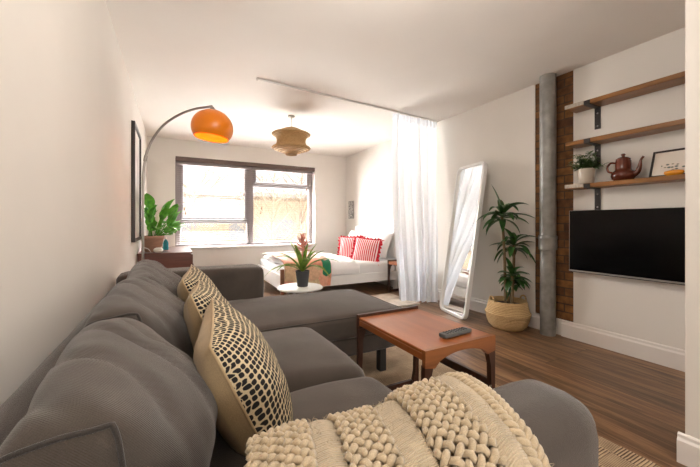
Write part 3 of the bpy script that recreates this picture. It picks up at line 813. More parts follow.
def back_cushion(y0, y1, seed, rotz, zt, lean, dx=0):
    mat = Matrix.Rotation(rotz, 4, 'Z') @ Matrix.Rotation(-lean, 4, 'Y')
    def post(p, u):
        # slumped sack: fuller and rounder at the crown, sagging between the ends, with cross folds
        s = math.sin(p.y * 40 + p.x * 30 + p.z * 10 + seed * 3 + 3.0 * noise.noise(V((p.y * 5 + seed, p.x * 4, p.z * 4)))) * 0.5 + 0.5
        k = max(0.0, u.z) * max(0.0, 1 - u.y ** 2) ** 0.5
        p.z += -0.013 * (s ** 7) * k
        p.x += -0.008 * (s ** 5) * max(0, u.x) * max(0.0, 1 - u.y ** 2) ** 0.5
        if u.x < 0: p.x += 0.155 * (1 - u.y ** 2) * (1 - min(1, u.z ** 2)) * -u.x
        p.z += 0.004 * u.x * max(0.0, u.z)
        return p
    lo, hi = (0.165 + dx, y0, 0.40), (0.325 + dx, y1, zt)
    kw = dict(puff=(0.155, 0.0, 0.055), amp=0.008, wf=(7, 11, 7), seed=seed, mat=mat, post=post)
    o = rounded(lo, hi, 0.045, 44, **kw).build('back_cushion', M['sofa_rib'], **S)
    f = rounded_fn(lo, hi, 0.045, **kw)
    p = MB().tube(edge_loop(f, 1, -1, 26), 0.0045, 7, False).build('piping', M['sofa_dark'], o, smooth=True); p.location = -sofa.location
back_cushion(0.575, 1.185, 1.3, 0.02, 0.768, 0.08)
back_cushion(1.175, 1.82, 4.1, -0.03, 0.785, 0.10)
back_cushion(1.81, 2.69, 7.7, 0.02, 0.78, 0.10)
for (lx, ly, h) in [(0.12, 0.45, 0.15), (1.0, 0.46, 0.15), (1.68, 1.965, 0.2), (1.68, 2.6, 0.2), (0.12, 2.85, 0.15), (0.95, 2.85, 0.15), (0.98, 1.1, 0.18)]:
    MB().box((lx - 0.026, ly - 0.026, 0.012 if lx > 0.8 else 0.0), (lx + 0.026, ly + 0.026, h), 0.004, 2).build('leg', M['leg_black'], sofa, world=True)

# ------------------------------------------------------------------ scatter cushions
def scatter(label, c, yaw, tilt, roll, w, h, T, seed):
    n = V((math.cos(yaw) * math.cos(tilt), math.sin(yaw) * math.cos(tilt), math.sin(tilt)))
    up = (V((0, 0, 1)) - n * n.z).normalized()
    side = up.cross(n)
    R3 = Matrix((side, up, n)).transposed() @ Matrix.Rotation(roll, 3, 'Z')
    t = thing('scatter_cushion', label, 'cushion', c, R3.to_euler(), group='black dash scatter cushions on the sofa')
    a, b = pillow_halves(w, h, T, seed=seed, n=26, pinch=0.05, amp=0.008)
    tab = [0.0]
    for k in range(200):
        x0_, x1_ = k / 200, (k + 1) / 200
        tab.append(tab[-1] + math.hypot((x1_ - x0_) * w / 2, T * ((1 - x0_ ** 2) ** 0.42 - (1 - x1_ ** 2) ** 0.42)))
    def arc_(x):
        x = max(-1, min(1, x)); return math.copysign(tab[int(abs(x) * 200)], x) / w + 0.5
    a.build('patterned_cover', M['dashes'], t, smooth=True, uvfn=lambda p: (arc_(p.x / (w / 2) / (1 - 0.05 * (1 - (2 * p.y / h) ** 2))), arc_(p.y / (h / 2) / (1 - 0.05 * (1 - (2 * p.x / w) ** 2)))))
    o = b.build('plain_back', M['linen_beige'], t, smooth=True); o['label'] = 'plain beige linen back'
    loop = [V((x * w / 2 * (1 - 0.05 * (1 - y * y)), y * h / 2 * (1 - 0.05 * (1 - x * x)), 0)) for (x, y) in
            [(-1 + 2 * k / 12, -1) for k in range(12)] + [(1, -1 + 2 * k / 12) for k in range(12)] + [(1 - 2 * k / 12, 1) for k in range(12)] + [(-1, 1 - 2 * k / 12) for k in range(13)]]
    MB().tube(loop, 0.004, 6, False).build('piping', M['linen_beige'], t, smooth=True)
scatter('nearest of the cream cushions with black dashes, beside the near sofa seat', (0.566, 1.03, 0.578), math.radians(-7), math.radians(24), 0.04, 0.445, 0.445, 0.11, 1)
scatter('middle of the three cream cushions with black dashes on the sofa', (0.54, 1.46, 0.588), math.radians(-6), math.radians(22), -0.05, 0.45, 0.45, 0.095, 2)
scatter('farthest of the three cream cushions with black dashes, at the chaise', (0.525, 1.86, 0.60), math.radians(-8), math.radians(22), 0.04, 0.45, 0.45, 0.095, 3)

# ------------------------------------------------------------------ chunky knitted throw over the near arm
th = thing('knitted_throw', 'cream chunky knitted throw draped over the near sofa arm', 'throw', (0.72, 0.36, 0.69))
PATH = curve_pts([(0, 0.60, 0.47), (0, 0.592, 0.55), (0, 0.58, 0.625), (0, 0.538, 0.677), (0, 0.475, 0.690), (0, 0.415, 0.687), (0, 0.36, 0.668), (0, 0.333, 0.62), (0, 0.325, 0.52), (0, 0.32, 0.38)], 10)
def path(v):
    f = min(max(v, 0), 0.9999) * (len(PATH) - 1); i = int(f); t = f - i
    return PATH[i].lerp(PATH[i + 1], t)
U0, U1 = 0.485, 0.965
def surf(u, v, lift=0.0):
    """u is the across-the-sofa position (m) at the crest; v runs over the arm from the seat side."""
    p = path(v); e = path(min(1, v + 0.01)) - path(max(0, v - 0.01)); nn = V((0, e.z, -e.y)).normalized()
    if nn.z < 0 and 0.3 < v < 0.7: nn = -nn
    x = u - 0.28 * (0.53 - p.y)
    hump = 0.022 * math.exp(-((u - 0.905) / 0.06) ** 2) + 0.012 * math.exp(-((u - 0.80) / 0.05) ** 2) + 0.008 * math.exp(-((u - 0.56) / 0.06) ** 2)
    hump += wrinkle(V((u, v * 0.4, 0.3)), 0.006, (9, 9, 9), 3)
    k = min(1.0, max(0, (p.z - 0.5) / 0.15))
    return V((x, p.y, p.z)) + nn * (lift + hump * k + 0.006)
# flat backing cloth with a little thickness
m = MB(); nu, nv = 46, 70
m.sheet(lambda a, b: surf(U0 + (U1 - U0) * a, b, 0.0), nu, nv)
m.build('backing', M['yarn_flat'], th, world=True, smooth=True)
FLATS = [(0.582, 0.63), (0.712, 0.765), (0.872, 0.922)]
for (a0, a1) in FLATS:
    m = MB()
    m.sheet(lambda a, b: surf(a0 + (a1 - a0) * a, b, 0.011 + 0.004 * math.sin(PI * a) + 0.0004 * math.sin(b * 420)), 10, 260)
    m.build('woven_band', M['yarn_flat'], th, world=True, smooth=True)
def stitch(m, u, v, ang, L, r, lift):
    """a plump yarn loop lying on the cloth."""
    du, dv = math.cos(ang) * L / 2, math.sin(ang) * L / 2 / 0.92
    pts = []
    for k in range(7):
        t = -1 + 2 * k / 6
        pts.append(surf(u + du * t, v + dv * t, lift + r * 0.55 * (1 - t * t) - 0.006 * t * t))
    m.tube(pts, [r * (0.55, 0.86, 1, 1.04, 1, 0.86, 0.55)[k] for k in range(7)], 8)
rnd = random.Random(11)
CH = [(0.485, 0.582), (0.63, 0.712), (0.765, 0.872)]
for (a0, a1) in CH:
    # thick yarn basket-woven on the diagonal, every strand passing over and under
    m = MB(); d = (a1 - a0) / max(3, round((a1 - a0) / 0.024)); P_ = (a1 - a0) / d; LV = 0.83
    for fam in (1, -1):
        for i in range(-int(P_) - 1, int(LV / d) + int(P_) + 2):
            pts = []; rs = []
            for k in range(int(P_ * 6) + 1):
                p_ = k / 6; q_ = i + fam * p_
                v = q_ * d / LV
                if v < 0.01 or v > 0.99: continue
                h_ = fam * math.cos(PI * ((q_ + fam * p_) + i))
                pts.append(surf(a0 + p_ * d + 0.0015 * math.sin(i * 2.3 + k), v, 0.0115 + 0.007 * h_))
                rs.append(0.0050 + 0.0011 * h_)
            if len(pts) > 3: m.tube(pts, rs, 8)
    m.build('knitted_band', M['yarn'], th, world=True, smooth=True)
m = MB()
for j in range(52):
    v = (j + 0.5) / 52
    stitch(m, 0.93, v, 0.75, 0.036, 0.0068, 0.010); stitch(m, 0.95, v + 0.006, -0.75 + PI, 0.036, 0.0068, 0.012)
m.build('braided_edge', M['yarn'], th, world=True, smooth=True)
m = MB()
for k in range(1500):
    u, v = rnd.uniform(U0, U1), rnd.uniform(0.05, 0.8)
    p = surf(u, v, 0.012); a = rnd.uniform(0, 2 * PI); l = rnd.uniform(0.006, 0.016)
    q = surf(u + math.cos(a) * l, v + math.sin(a) * l, 0.016 + rnd.uniform(0.0, 0.008))
    m.tube([p, p.lerp(q, 0.5) + V((0, 0, 0.002)), q], [0.0005, 0.0004, 0.0002], 3, False)
o = m.build('wool_fuzz', M['yarn'], th, world=True, smooth=True); o['kind'] = 'stuff' 

# ------------------------------------------------------------------ coffee table (nesting style)
def nest_table(name, label, cat, x0, x1, y0, y1, h, group=None):
    t = thing(name, label, cat, ((x0 + x1) / 2, (y0 + y1) / 2, 0.012), group=group)
    MB().box((x0 + 0.004, y0 + 0.022, h - 0.02), (x1 - 0.004, y1 - 0.022, h - 0.003), 0.003, 1).build('top', M['teak'], t, world=True)
    # lipped end at the far side and an arched apron at the near side
    for (ya, yb, zt) in ((y1 - 0.022, y1, h + 0.012), (y0, y0 + 0.022, h)):
        pts = [(x0, h - 0.075)]
        for k in range(13):
            f = k / 12; xx = x0 + 0.055 + (x1 - x0 - 0.11) * f
            pts.append((xx, h - 0.085 + 0.052 * (1 - (2 * f - 1) ** 2) ** 0.6))
        pts += [(x1, h - 0.075), (x1, zt), (x0, zt)]
        MB().prism(pts, 'Y', ya, yb).build('apron', M['teak_apron'] if ya < y1 - 0.1 else M['teak_dark'], t, world=True)
    for yy, s in ((y1 - 0.002, -1), (y0 + 0.002, 1)):
        for xx, sx in ((x0, 1), (x1, -1)):
            # a blade leg: broad at the shoulder, narrow at the waist, broad again at the foot
            prof = [(0.05, h - 0.07), (0.03, h * 0.72), (0.024, h * 0.42), (0.028, h * 0.2), (0.04, 0.045), (0.046, 0.012)]
            poly = [(xx, h - 0.07), (xx, 0.012)] + [(xx + sx * w_, z_) for w_, z_ in reversed(prof)]
            MB().prism(poly, 'Y', min(yy, yy + s * 0.026), max(yy, yy + s * 0.026)).build('leg', M['teak_dark'], t, world=True)
    for yy, s in ((y1 - 0.002, -1), (y0 + 0.002, 1)):
        MB().box((x0 + 0.045, min(yy, yy + s * 0.024), 0.012), (x1 - 0.045, max(yy, yy + s * 0.024), 0.05), 0.004, 1).build('runner', M['teak_dark'], t, world=True)
    MB().box((x1 - 0.022, y0 + 0.026, h * 0.47), (x1 - 0.004, y1 - 0.026, h * 0.47 + 0.045), 0.003, 1).build('stretcher', M['teak_dark'], t, world=True)
    MB().box((x0 + 0.004, y0 + 0.024, h - 0.05), (x0 + 0.018, y1 - 0.024, h - 0.02), 0.002, 1).build('rail', M['teak'], t, world=True)
    return t
nest_table('coffee_table', 'teak coffee table with an arched apron in front of the sofa', 'table', 1.33, 1.775, 1.095, 1.70, 0.505)
# remote on the coffee table
t = thing('remote_control', 'grey remote control lying on the coffee table', 'remote', (1.607, 1.192, 0.505), (0, 0, math.radians(-86)))
rounded((-0.024, -0.095, 0.0), (0.024, 0.095, 0.02), 0.006, 8).build('body', M['remote'], t, smooth=True)
m = MB()
for r_ in range(8):
    for c_ in range(3):
        m.box((-0.0165 + c_ * 0.0125, -0.075 + r_ * 0.019, 0.019), (-0.0085 + c_ * 0.0125, -0.066 + r_ * 0.019, 0.0222), 0.001, 1)
m.build('button', M['button'], t)

# rugs
o = MB().box((0.72, 0.15, 0.0), (2.225, 2.45, 0.012), 0.004, 1).build('rug', M['rug'], loc=(1.47, 1.3, 0), world=True)
tag(o, 'tan rug with hatched squares under the coffee table', 'rug')
t = thing('bedside_rug', 'small cream fringed rug on the floor beside the bed', 'rug', (3.0, 3.7, 0))
m = MB()
m.sheet(lambda a, b: V((2.60 + 0.60 * a, 3.35 + 0.66 * b, 0.016 + wrinkle(V((a, b, 0)), 0.004, (14, 14, 1)))), 40, 40)
m.box((2.60, 3.35, 0.0), (3.20, 4.01, 0.008))
m.build('pile', M['rug_cream'], t, world=True, smooth=True)
m = MB(); rnd = random.Random(3)
for k in range(60):
    x = 2.605 + 0.01 * k
    m.tube([(x, 4.0, 0.012), (x + rnd.uniform(-0.01, 0.01), 4.04, 0.012), (x + rnd.uniform(-0.02, 0.02), 4.075, 0.005)], [0.005, 0.004, 0.003], 5)
    y = 3.355 + 0.0108 * k
    m.tube([(2.605, y, 0.012), (2.565, y + rnd.uniform(-0.01, 0.01), 0.012), (2.535, y + rnd.uniform(-0.02, 0.02), 0.005)], [0.005, 0.004, 0.003], 5)
m.build('fringe', M['rug_cream'], t, world=True, smooth=True)

# ------------------------------------------------------------------ leaning mirror
def rrect(w, h, r, n=8):
    out = []
    for (cx, cy, a0) in ((w / 2 - r, h / 2 - r, 0), (-w / 2 + r, h / 2 - r, 90), (-w / 2 + r, -h / 2 + r, 180), (w / 2 - r, -h / 2 + r, 270)):
        for k in range(n + 1):
            a = math.radians(a0 + 90 * k / n)
            out.append((cx + r * math.cos(a), cy + r * math.sin(a)))
    return out
bot = V((3.20, 2.79, 0.0)); top = V((3.485, 2.875, 1.725))
sd = V((0.23, 0.973, 0)).normalized()
up = (top - bot); L = up.length; up = (up - sd * up.dot(sd)).normalized()
nm = sd.cross(up); nm = -nm if nm.x > 0 else nm
sd = up.cross(nm)
R3 = Matrix((sd, up, nm)).transposed()
t = thing('floor_mirror', 'tall white framed mirror with rounded corners leaning on the wall by the curtain', 'mirror', bot + nm * 0.0, R3.to_euler())
W_, H_ = 0.525, L
o1 = rrect(W_, H_, 0.075); i1 = rrect(W_ - 0.052, H_ - 0.052, 0.052)
n = len(o1); m = MB()
def ring(poly, z): return [V((x, y + H_ / 2 + 0.004, z)) for x, y in poly]
vs = ring(o1, -0.02) + ring(o1, 0.024) + ring(i1, 0.024) + ring(i1, 0.002)
fs = []
for a in range(3):
    fs += [(a * n + k, a * n + (k + 1) % n, (a + 1) * n + (k + 1) % n, (a + 1) * n + k) for k in range(n)]
fs.append(tuple(range(n)))
m.add(vs, fs).build('frame', M['white'], t, auto=35)
MB().add(ring(rrect(W_ - 0.05, H_ - 0.05, 0.052), 0.004), [tuple(range(n))]).build('mirror_glass', M['mirror'], t)

# ------------------------------------------------------------------ curtain and its track
t = thing('curtain_track', 'thin pale curtain track screwed across the ceiling', 'curtain track', (2.3, 3.32, 2.43))
d = V((3.575 - 1.093, 3.425 - 3.216, 0)); ang = math.atan2(d.y, d.x)
mt = Matrix.Translation((1.093, 3.216, 2.44)) @ Matrix.Rotation(ang, 4, 'Z')
MB().box((0, -0.011, -0.006), (d.length, 0.011, 0.0095), 0.002, 1, mat=mt).build('rail', M['track'], t, world=True)
MB().box((-0.012, -0.014, -0.013), (0.004, 0.014, 0.0095), 0.002, 1, mat=mt).build('end_cap', M['track'], t, world=True)
t = thing('sheer_curtain', 'floor length white sheer curtain gathered beside the mirror', 'curtain', (3.17, 3.4, 0))
def cur(u, v, amp=1.0):
    s = v * v * (3 - 2 * v)
    A = V((2.785 + 0.765 * u, 3.365 + 0.055 * u, 0)); B = V((3.035 + 0.35 * u, 3.565 - 0.33 * u, 0))
    p = A.lerp(B, s * 0.95)
    p.x -= 0.03 * math.sin(PI * v) * (1 - u)
    tdir = (B.lerp(A, 1 - s) * 0 + V((0.765 * (1 - s) + 0.35 * s, 0.055 * (1 - s) - 0.33 * s, 0))).normalized()
    nn = V((-tdir.y, tdir.x, 0))
    ph = 2 * PI * (6.5 * u + 0.3 * math.sin(5 * u + 2 * v))
    a = (0.018 + 0.034 * v) * amp * (0.7 + 0.5 * math.sin(11 * u + 1.0))
    p += nn * (a * math.sin(ph)) + tdir * 0.012 * math.sin(2 * ph + 1)
    p += nn * wrinkle(V((u * 6, v * 2, 0)), 0.012, (1, 1, 1), 2) * v
    p.z = 2.425 - v * 2.398
    return p
m = MB(); m.sheet(lambda a, b: cur(a, 0.035 + 0.965 * b), 260, 60)
m.build('drape', M['voile'], t, world=True, smooth=True)
m = MB()
m.sheet(lambda a, b: cur(a, 0.036 * b, 1.0) + V((0, -0.006 + 0.006 * math.sin(150 * a), 0)), 260, 6)
m.sheet(lambda a, b: cur(a, 0.036 * b, 1.0) + V((0, 0.008, 0)), 260, 4)
m.build('heading_tape', M['voile'], t, world=True, smooth=True)

# ------------------------------------------------------------------ pendant
t = thing('pendant_light', 'woven rattan pendant lamp hanging near the window', 'lamp', (1.73, 4.16, H), )
MB().lathe([(0, 0), (0.044, 0), (0.046, -0.012), (0.03, -0.024), (0, -0.026)], (0, 0, 0), 28).build('ceiling_rose', M['strap'], t, auto=40)
MB().tube([(0, 0, -0.02), (0, 0, -0.17)], 0.005, 8).build('cord', M['strap'], t, smooth=True)
pr = [(0.06, -0.155), (0.10, -0.170), (0.17, -0.203), (0.235, -0.228), (0.25, -0.240), (0.243, -0.252), (0.222, -0.262), (0.20, -0.282), (0.188, -0.31), (0.184, -0.34), (0.192, -0.37), (0.212, -0.392), (0.24, -0.405), (0.252, -0.418), (0.244, -0.43), (0.2, -0.447), (0.14, -0.468), (0.09, -0.486), (0.075, -0.49), (0.073, -0.508), (0.065, -0.508), (0.065, -0.488)]
sh = MB().lathe(pr, (0, 0, 0), 64, fn=lambda a, z: 1 + 0.006 * math.sin(32 * a)).build('lamp_shade', M['rattan'], t, smooth=True)
MB().lathe([(r * 0.985, z - 0.003) for r, z in pr[:18]], (0, 0, 0), 48).build('lining', M['rattan'], sh, smooth=True)
MB().lathe([(0, -0.22), (0.018, -0.24), (0.018, -0.28), (0.032, -0.32), (0.032, -0.35), (0, -0.38)], (0, 0, 0), 20).build('bulb', M['cream'], t, smooth=True)

# ------------------------------------------------------------------ bed
bed = thing('double_bed', 'white double bed with a pale headboard in the far corner by the window', 'bed', (2.55, 4.95, 0))
B = dict(parent=bed, world=True)
BX0, BX1, BYa, BYb = 1.62, 3.50, 4.25, 5.66
MB().box((BX0 + 0.03, BYa, 0.165), (BX1, BYa + 0.03, 0.30), 0.004, 1).build('side_rail', M['white'], **B)
MB().box((BX0 + 0.03, BYb - 0.03, 0.165), (BX1, BYb, 0.30), 0.004, 1).build('side_rail', M['white'], **B)
MB().box((BX0, BYa + 0.03, 0.165), (BX0 + 0.03, BYb - 0.03, 0.36), 0.004, 1).build('footboard', M['white'], **B)
MB().box((BX0 + 0.03, BYa + 0.03, 0.2), (BX1, BYb - 0.03, 0.24)).build('slat_base', M['white'], **B)
for (x, y) in ((BX0, BYa),):
    o = MB().box((x - 0.002, y - 0.002, 0), (x + 0.045, y + 0.045, 0.44), 0.006, 2).build('foot_post', M['post'], **B); o['label'] = 'brown wooden corner post'
for (x, y) in ((BX1 - 0.05, BYa + 0.002), (BX1 - 0.05, BYb - 0.052), (BX0 + 0.002, BYb - 0.052)):
    MB().box((x, y, 0), (x + 0.05, y + 0.05, 0.3), 0.004, 1).build('leg', M['white'], **B)
hb = rounded((3.5, BYa, 0.12), (3.575, BYb, 1.0), 0.03, 14, amp=0.0).build('headboard', M['linen'], smooth=True, **B)
hp = rounded((3.486, BYa + 0.07, 0.5), (3.51, BYb - 0.07, 0.94), 0.01, 14, puff=(0.012, 0, 0)).build('headboard_panel', M['linen'], hb, smooth=True, world=False)
hp.location = -bed.location
rounded((BX0 + 0.035, BYa + 0.02, 0.24), (BX1 - 0.005, BYb - 0.02, 0.465), 0.05, 20, puff=(0, 0, 0.012), amp=0.004).build('mattress', M['linen'], smooth=True, **B)
def duvet(a, b):
    x = BX0 + 0.06 + 1.12 * a
    pth = curve_pts([(0, BYa - 0.02, 0.32), (0, BYa - 0.025, 0.40), (0, BYa + 0.02, 0.475), (0, BYa + 0.12, 0.51), (0, 4.7, 0.53), (0, 5.2, 0.53), (0, BYb - 0.12, 0.51), (0, BYb - 0.01, 0.47), (0, BYb + 0.03, 0.38), (0, BYb + 0.02, 0.30)], 8)
    f = b * (len(pth) - 1); i = min(int(f), len(pth) - 2); p = pth[i].lerp(pth[i + 1], f - i)
    e = min(1, a / 0.06) * min(1, (1 - a) / 0.05)
    z = p.z - 0.045 * (1 - e) ** 2 * (1 if p.z > 0.46 else 0)
    q = V((x, p.y, z))
    w_ = wrinkle(q, 0.018, (4, 5, 4), 6)
    return q + V((w_ * 0.3, 0, w_ * (1 if z > 0.45 else 0.2)))
m = MB(); m.sheet(duvet, 60, 90)
o = m.build('duvet', M['linen'], loc=(2.2, 4.95, 0.47), world=True, smooth=True)
sm = o.modifiers.new('thick', 'SOLIDIFY'); sm.thickness = 0.03; sm.offset = -1
tag(o, 'crumpled white duvet folded back over the lower half of the bed', 'duvet')
# blanket over the foot of the bed
bl = thing('patterned_blanket', 'pink and cream patterned blanket hanging over the near foot corner of the bed', 'blanket', (1.95, 4.3, 0.5))
BP = curve_pts([(0, BYa - 0.052, 0.185), (0, BYa - 0.055, 0.30), (0, BYa - 0.05, 0.40), (0, BYa - 0.015, 0.50), (0, BYa + 0.1, 0.548), (0, 4.6, 0.566), (0, 5.0, 0.574), (0, 5.35, 0.57)], 8)
def blanket(a, b, lift=0.0):
    f = b * (len(BP) - 1); i = min(int(f), len(BP) - 2); p = BP[i].lerp(BP[i + 1], f - i)
    x = 1.635 + 0.67 * a + 0.02 * math.sin(4 * b)
    q = V((x, p.y, p.z))
    w_ = wrinkle(q, 0.014, (7, 5, 5), 9)
    hang = 1 if p.z < 0.45 else 0
    return q + V((0, -abs(w_) * 0.8 * hang - lift * 0.6, (1 - hang) * (w_ + lift)))
m = MB(); m.sheet(lambda a, b: blanket(a, b), 50, 70)
o = m.build('cloth', M['blanket'], bl, world=True, smooth=True)
sm = o.modifiers.new('thick', 'SOLIDIFY'); sm.thickness = 0.006; sm.offset = 1
m = MB(); m.sheet(lambda a, b: blanket(0.80 + 0.19 * a, 0.16 + 0.30 * b + 0.12 * abs(a - 0.45), 0.014), 16, 24)
o = m.build('green_corner', M['green_fold'], bl, world=True, smooth=True); o['label'] = 'deep green folded corner'

def place(n_, up_hint=V((0, 0, 1)), roll=0.0):
    n_ = n_.normalized(); up_ = (up_hint - n_ * n_.dot(up_hint)).normalized(); s_ = up_.cross(n_)
    return (Matrix((s_, up_, n_)).transposed() @ Matrix.Rotation(roll, 3, 'Z')).to_euler()
def bed_pillow(label, c, nrm, w, h, T, seed):
    t = thing('pillow', label, 'pillow', c, place(nrm), group='white bed pillows')
    a, b = pillow_halves(w, h, T, seed=seed, n=20, amp=0.012)
    a.add(b.v, b.f); a.build('pillowcase', M['linen'], t, smooth=True)
bed_pillow('white pillow against the headboard, the one nearer the curtain', (3.34, 4.62, 0.70), V((-0.9, -0.12, 0.38)), 0.66, 0.44, 0.10, 1)
bed_pillow('white pillow against the headboard, the one nearer the window', (3.33, 5.26, 0.71), V((-0.9, -0.08, 0.38)), 0.66, 0.44, 0.10, 2)
def red_cushion(label, c, nrm, roll, seed):
    t = thing('striped_cushion', label, 'cushion', c, place(nrm, roll=roll), group='red striped cushions on the bed')
    w, h = 0.43, 0.40
    a, b = pillow_halves(w, h, 0.085, seed=seed, n=18)
    uv = lambda p: (p.x / w + 0.5, p.y / h + 0.5)
    a.add(b.v, b.f); a.build('cover', M['ticking'], t, smooth=True, uvfn=uv)
    m = MB()
    for sx in (-1, 1):
        def ruff(p_, q_):
            y = -h / 2 + h * p_
            return V((sx * (w / 2 * (1 - 0.07 * (1 - (2 * p_ - 1) ** 2)) - 0.008 + 0.042 * q_ * (1 + 0.25 * math.sin(40 * p_))), y * (1 + 0.05 * q_), 0.016 * q_ * math.sin(62 * p_)))
        m.sheet(ruff, 80, 4)
    def ruff2(p_, q_):
        x = -w / 2 + w * p_
        return V((x, h / 2 * (1 - 0.07 * (1 - (2 * p_ - 1) ** 2)) - 0.008 + 0.034 * q_ * (1 + 0.25 * math.sin(44 * p_)), 0.014 * q_ * math.sin(60 * p_)))
    m.sheet(ruff2, 80, 4)
    m.build('ruffle', M['red_ruffle'], t, smooth=True)
red_cushion('red and white striped ruffled cushion on the bed, right of the other', (3.07, 4.50, 0.615), V((-0.72, -0.6, 0.34)), -0.10, 1)
red_cushion('red and white striped ruffled cushion on the bed, partly behind the other', (3.06, 5.0, 0.625), V((-0.72, -0.6, 0.34)), 0.04, 2)
nest_table('bedside_table', 'small teak side table by the bed behind the curtain', 'table', 3.225, 3.55, 3.72, 4.13, 0.485)

# ------------------------------------------------------------------ white round table and bromeliad
t = thing('round_side_table', 'small round white side table behind the chaise', 'table', (1.44, 3.0, 0))
MB().lathe([(0, 0.43), (0.205, 0.43), (0.214, 0.436), (0.214, 0.446), (0.205, 0.452), (0, 0.452)], (0, 0, 0), 56).build('tabletop', M['white'], t, auto=40)
for k in range(4):
    a = PI / 4 + k * PI / 2
    MB().tube([(0.12 * math.cos(a), 0.12 * math.sin(a), 0.432), (0.17 * math.cos(a), 0.17 * math.sin(a), 0.0)], [0.012, 0.009], 12).build('leg', M['white'], t, smooth=True)
t = thing('bromeliad', 'pink flowered bromeliad in a charcoal pot on the round white table', 'plant', (1.462, 2.99, 0.452))
MB().lathe([(0, 0), (0.046, 0), (0.05, 0.005), (0.066, 0.135), (0.068, 0.15), (0.062, 0.15), (0.06, 0.135), (0, 0.135)], (0, 0, 0), 36).build('pot', M['pot_dark'], t, auto=45)
MB().lathe([(0, 0.142), (0.061, 0.137)], (0, 0, 0), 20).build('soil', M['soil'], t)
m = MB(); rnd = random.Random(21)
for i in range(17):
    a = i * 2.39996 + 0.3; el = 0.70 + 0.75 * (i / 17)
    d = V((math.cos(a) * math.cos(el), math.sin(a) * math.cos(el), math.sin(el)))
    leaf(m, (0.012 * math.cos(a), 0.012 * math.sin(a), 0.14), d, None, 0.36 + 0.07 * rnd.random() - 0.08 * (i / 17), 0.042, 1.9 - 1.3 * (i / 17), 0.5, 12, peak=0.4)
m.build('foliage', M['leaf_brom'], t, smooth=True)
m = MB()
m.tube([(0, 0, 0.14), (0, 0, 0.42)], 0.009, 8)
for i in range(24):
    a = i * 2.39996; z = 0.33 + 0.0045 * i; el = 0.15 + 1.2 * (i / 24)
    d = V((math.cos(a) * math.cos(el), math.sin(a) * math.cos(el), math.sin(el)))
    leaf(m, (0, 0, z), d, None, 0.11 - 0.001 * i, 0.028, 0.1, 0.7, 6, peak=0.35)
m.build('flower', M['bract'], t, smooth=True)

# ------------------------------------------------------------------ shelves
def shelf(label, zt, strap):
    t = thing('wall_shelf', label, 'shelf', (3.5, 1.14, zt - 0.036), group='wooden wall shelves above the television')
    MB().box((3.42, YN + 0.002, zt - 0.036), (XR - 0.002, 1.672, zt), 0.003, 1).build('board', M['board'], t, world=True)
    zb = zt - 0.036
    m = MB().box((3.417, 1.475, zb - 0.006), (XR - 0.001, 1.52, zb)).box((XR - 0.007, 1.475, zb - 0.185), (XR - 0.001, 1.52, zb)).box((3.412, 1.475, zb - 0.006), (3.4195, 1.52, zt - 0.004))
    br = m.build('bracket', M['steel'], t, world=True)
    for zz in (zb - 0.05, zb - 0.16):
        MB().lathe([(0, 0.004), (0.006, 0.003), (0.007, 0)], (0, 0, 0), 10).xf(Matrix.Translation((XR - 0.007, 1.4975, zz)) @ Matrix.Rotation(-PI / 2, 4, 'Y')).build('screw', M['silver'], br, smooth=True).location = -t.location
    if strap:
        MB().box((3.4165, 1.525, zt - 0.030), (3.4205, 1.674, zt + 0.0015)).box((3.4165, 1.671, zt - 0.030), (XR - 0.003, 1.675, zt + 0.0015)).build('end_strap', M['strap'], t, world=True)
shelf('topmost wooden wall shelf, the bare one nearest the ceiling', 2.082, True)
shelf('middle wooden wall shelf, bare, between the other two', 1.762, False)
shelf('lowest wooden wall shelf, holding the teapot and the potted plant', 1.387, True)

t = thing('small_potted_plant', 'small bushy grey green plant in a cream pot on the lowest shelf', 'plant', (3.505, 1.545, 1.387))
MB().lathe([(0, 0), (0.05, 0), (0.055, 0.006), (0.063, 0.125), (0.062, 0.132), (0.056, 0.132), (0.054, 0.118), (0, 0.118)], (0, 0, 0), 32).build('pot', M['cream_pot'], t, auto=45)
m = MB(); st = MB(); rnd = random.Random(5)
for i in range(48):
    a = rnd.random() * 2 * PI; el = 0.1 + 1.3 * rnd.random(); L_ = 0.07 + 0.095 * rnd.random()
    d = V((math.cos(a) * math.cos(el), math.sin(a) * math.cos(el), math.sin(el)))
    p0 = V((0.02 * math.cos(a), 0.02 * math.sin(a), 0.115)); p1 = p0 + d * L_ + V((0, 0, 0.015))
    if p1.x > 0.05: p1.x = 0.05
    st.tube([p0, p1], 0.0016, 5)
    for j in range(9):
        q = p0.lerp(p1, 0.25 + 0.75 * rnd.random()); a2 = rnd.random() * 2 * PI
        e = V((math.cos(a2), math.sin(a2), rnd.uniform(-0.2, 0.8))).normalized()
        if q.x + e.x * 0.03 > 0.07: e.x = -abs(e.x)
        leaf(m, q, e, None, 0.034 + 0.016 * rnd.random(), 0.015, 0.5, 0.3, 4)
m.build('foliage', M['leaf_grey'], t, smooth=True)
st.build('stems', M['leaf_grey'], t, smooth=True)

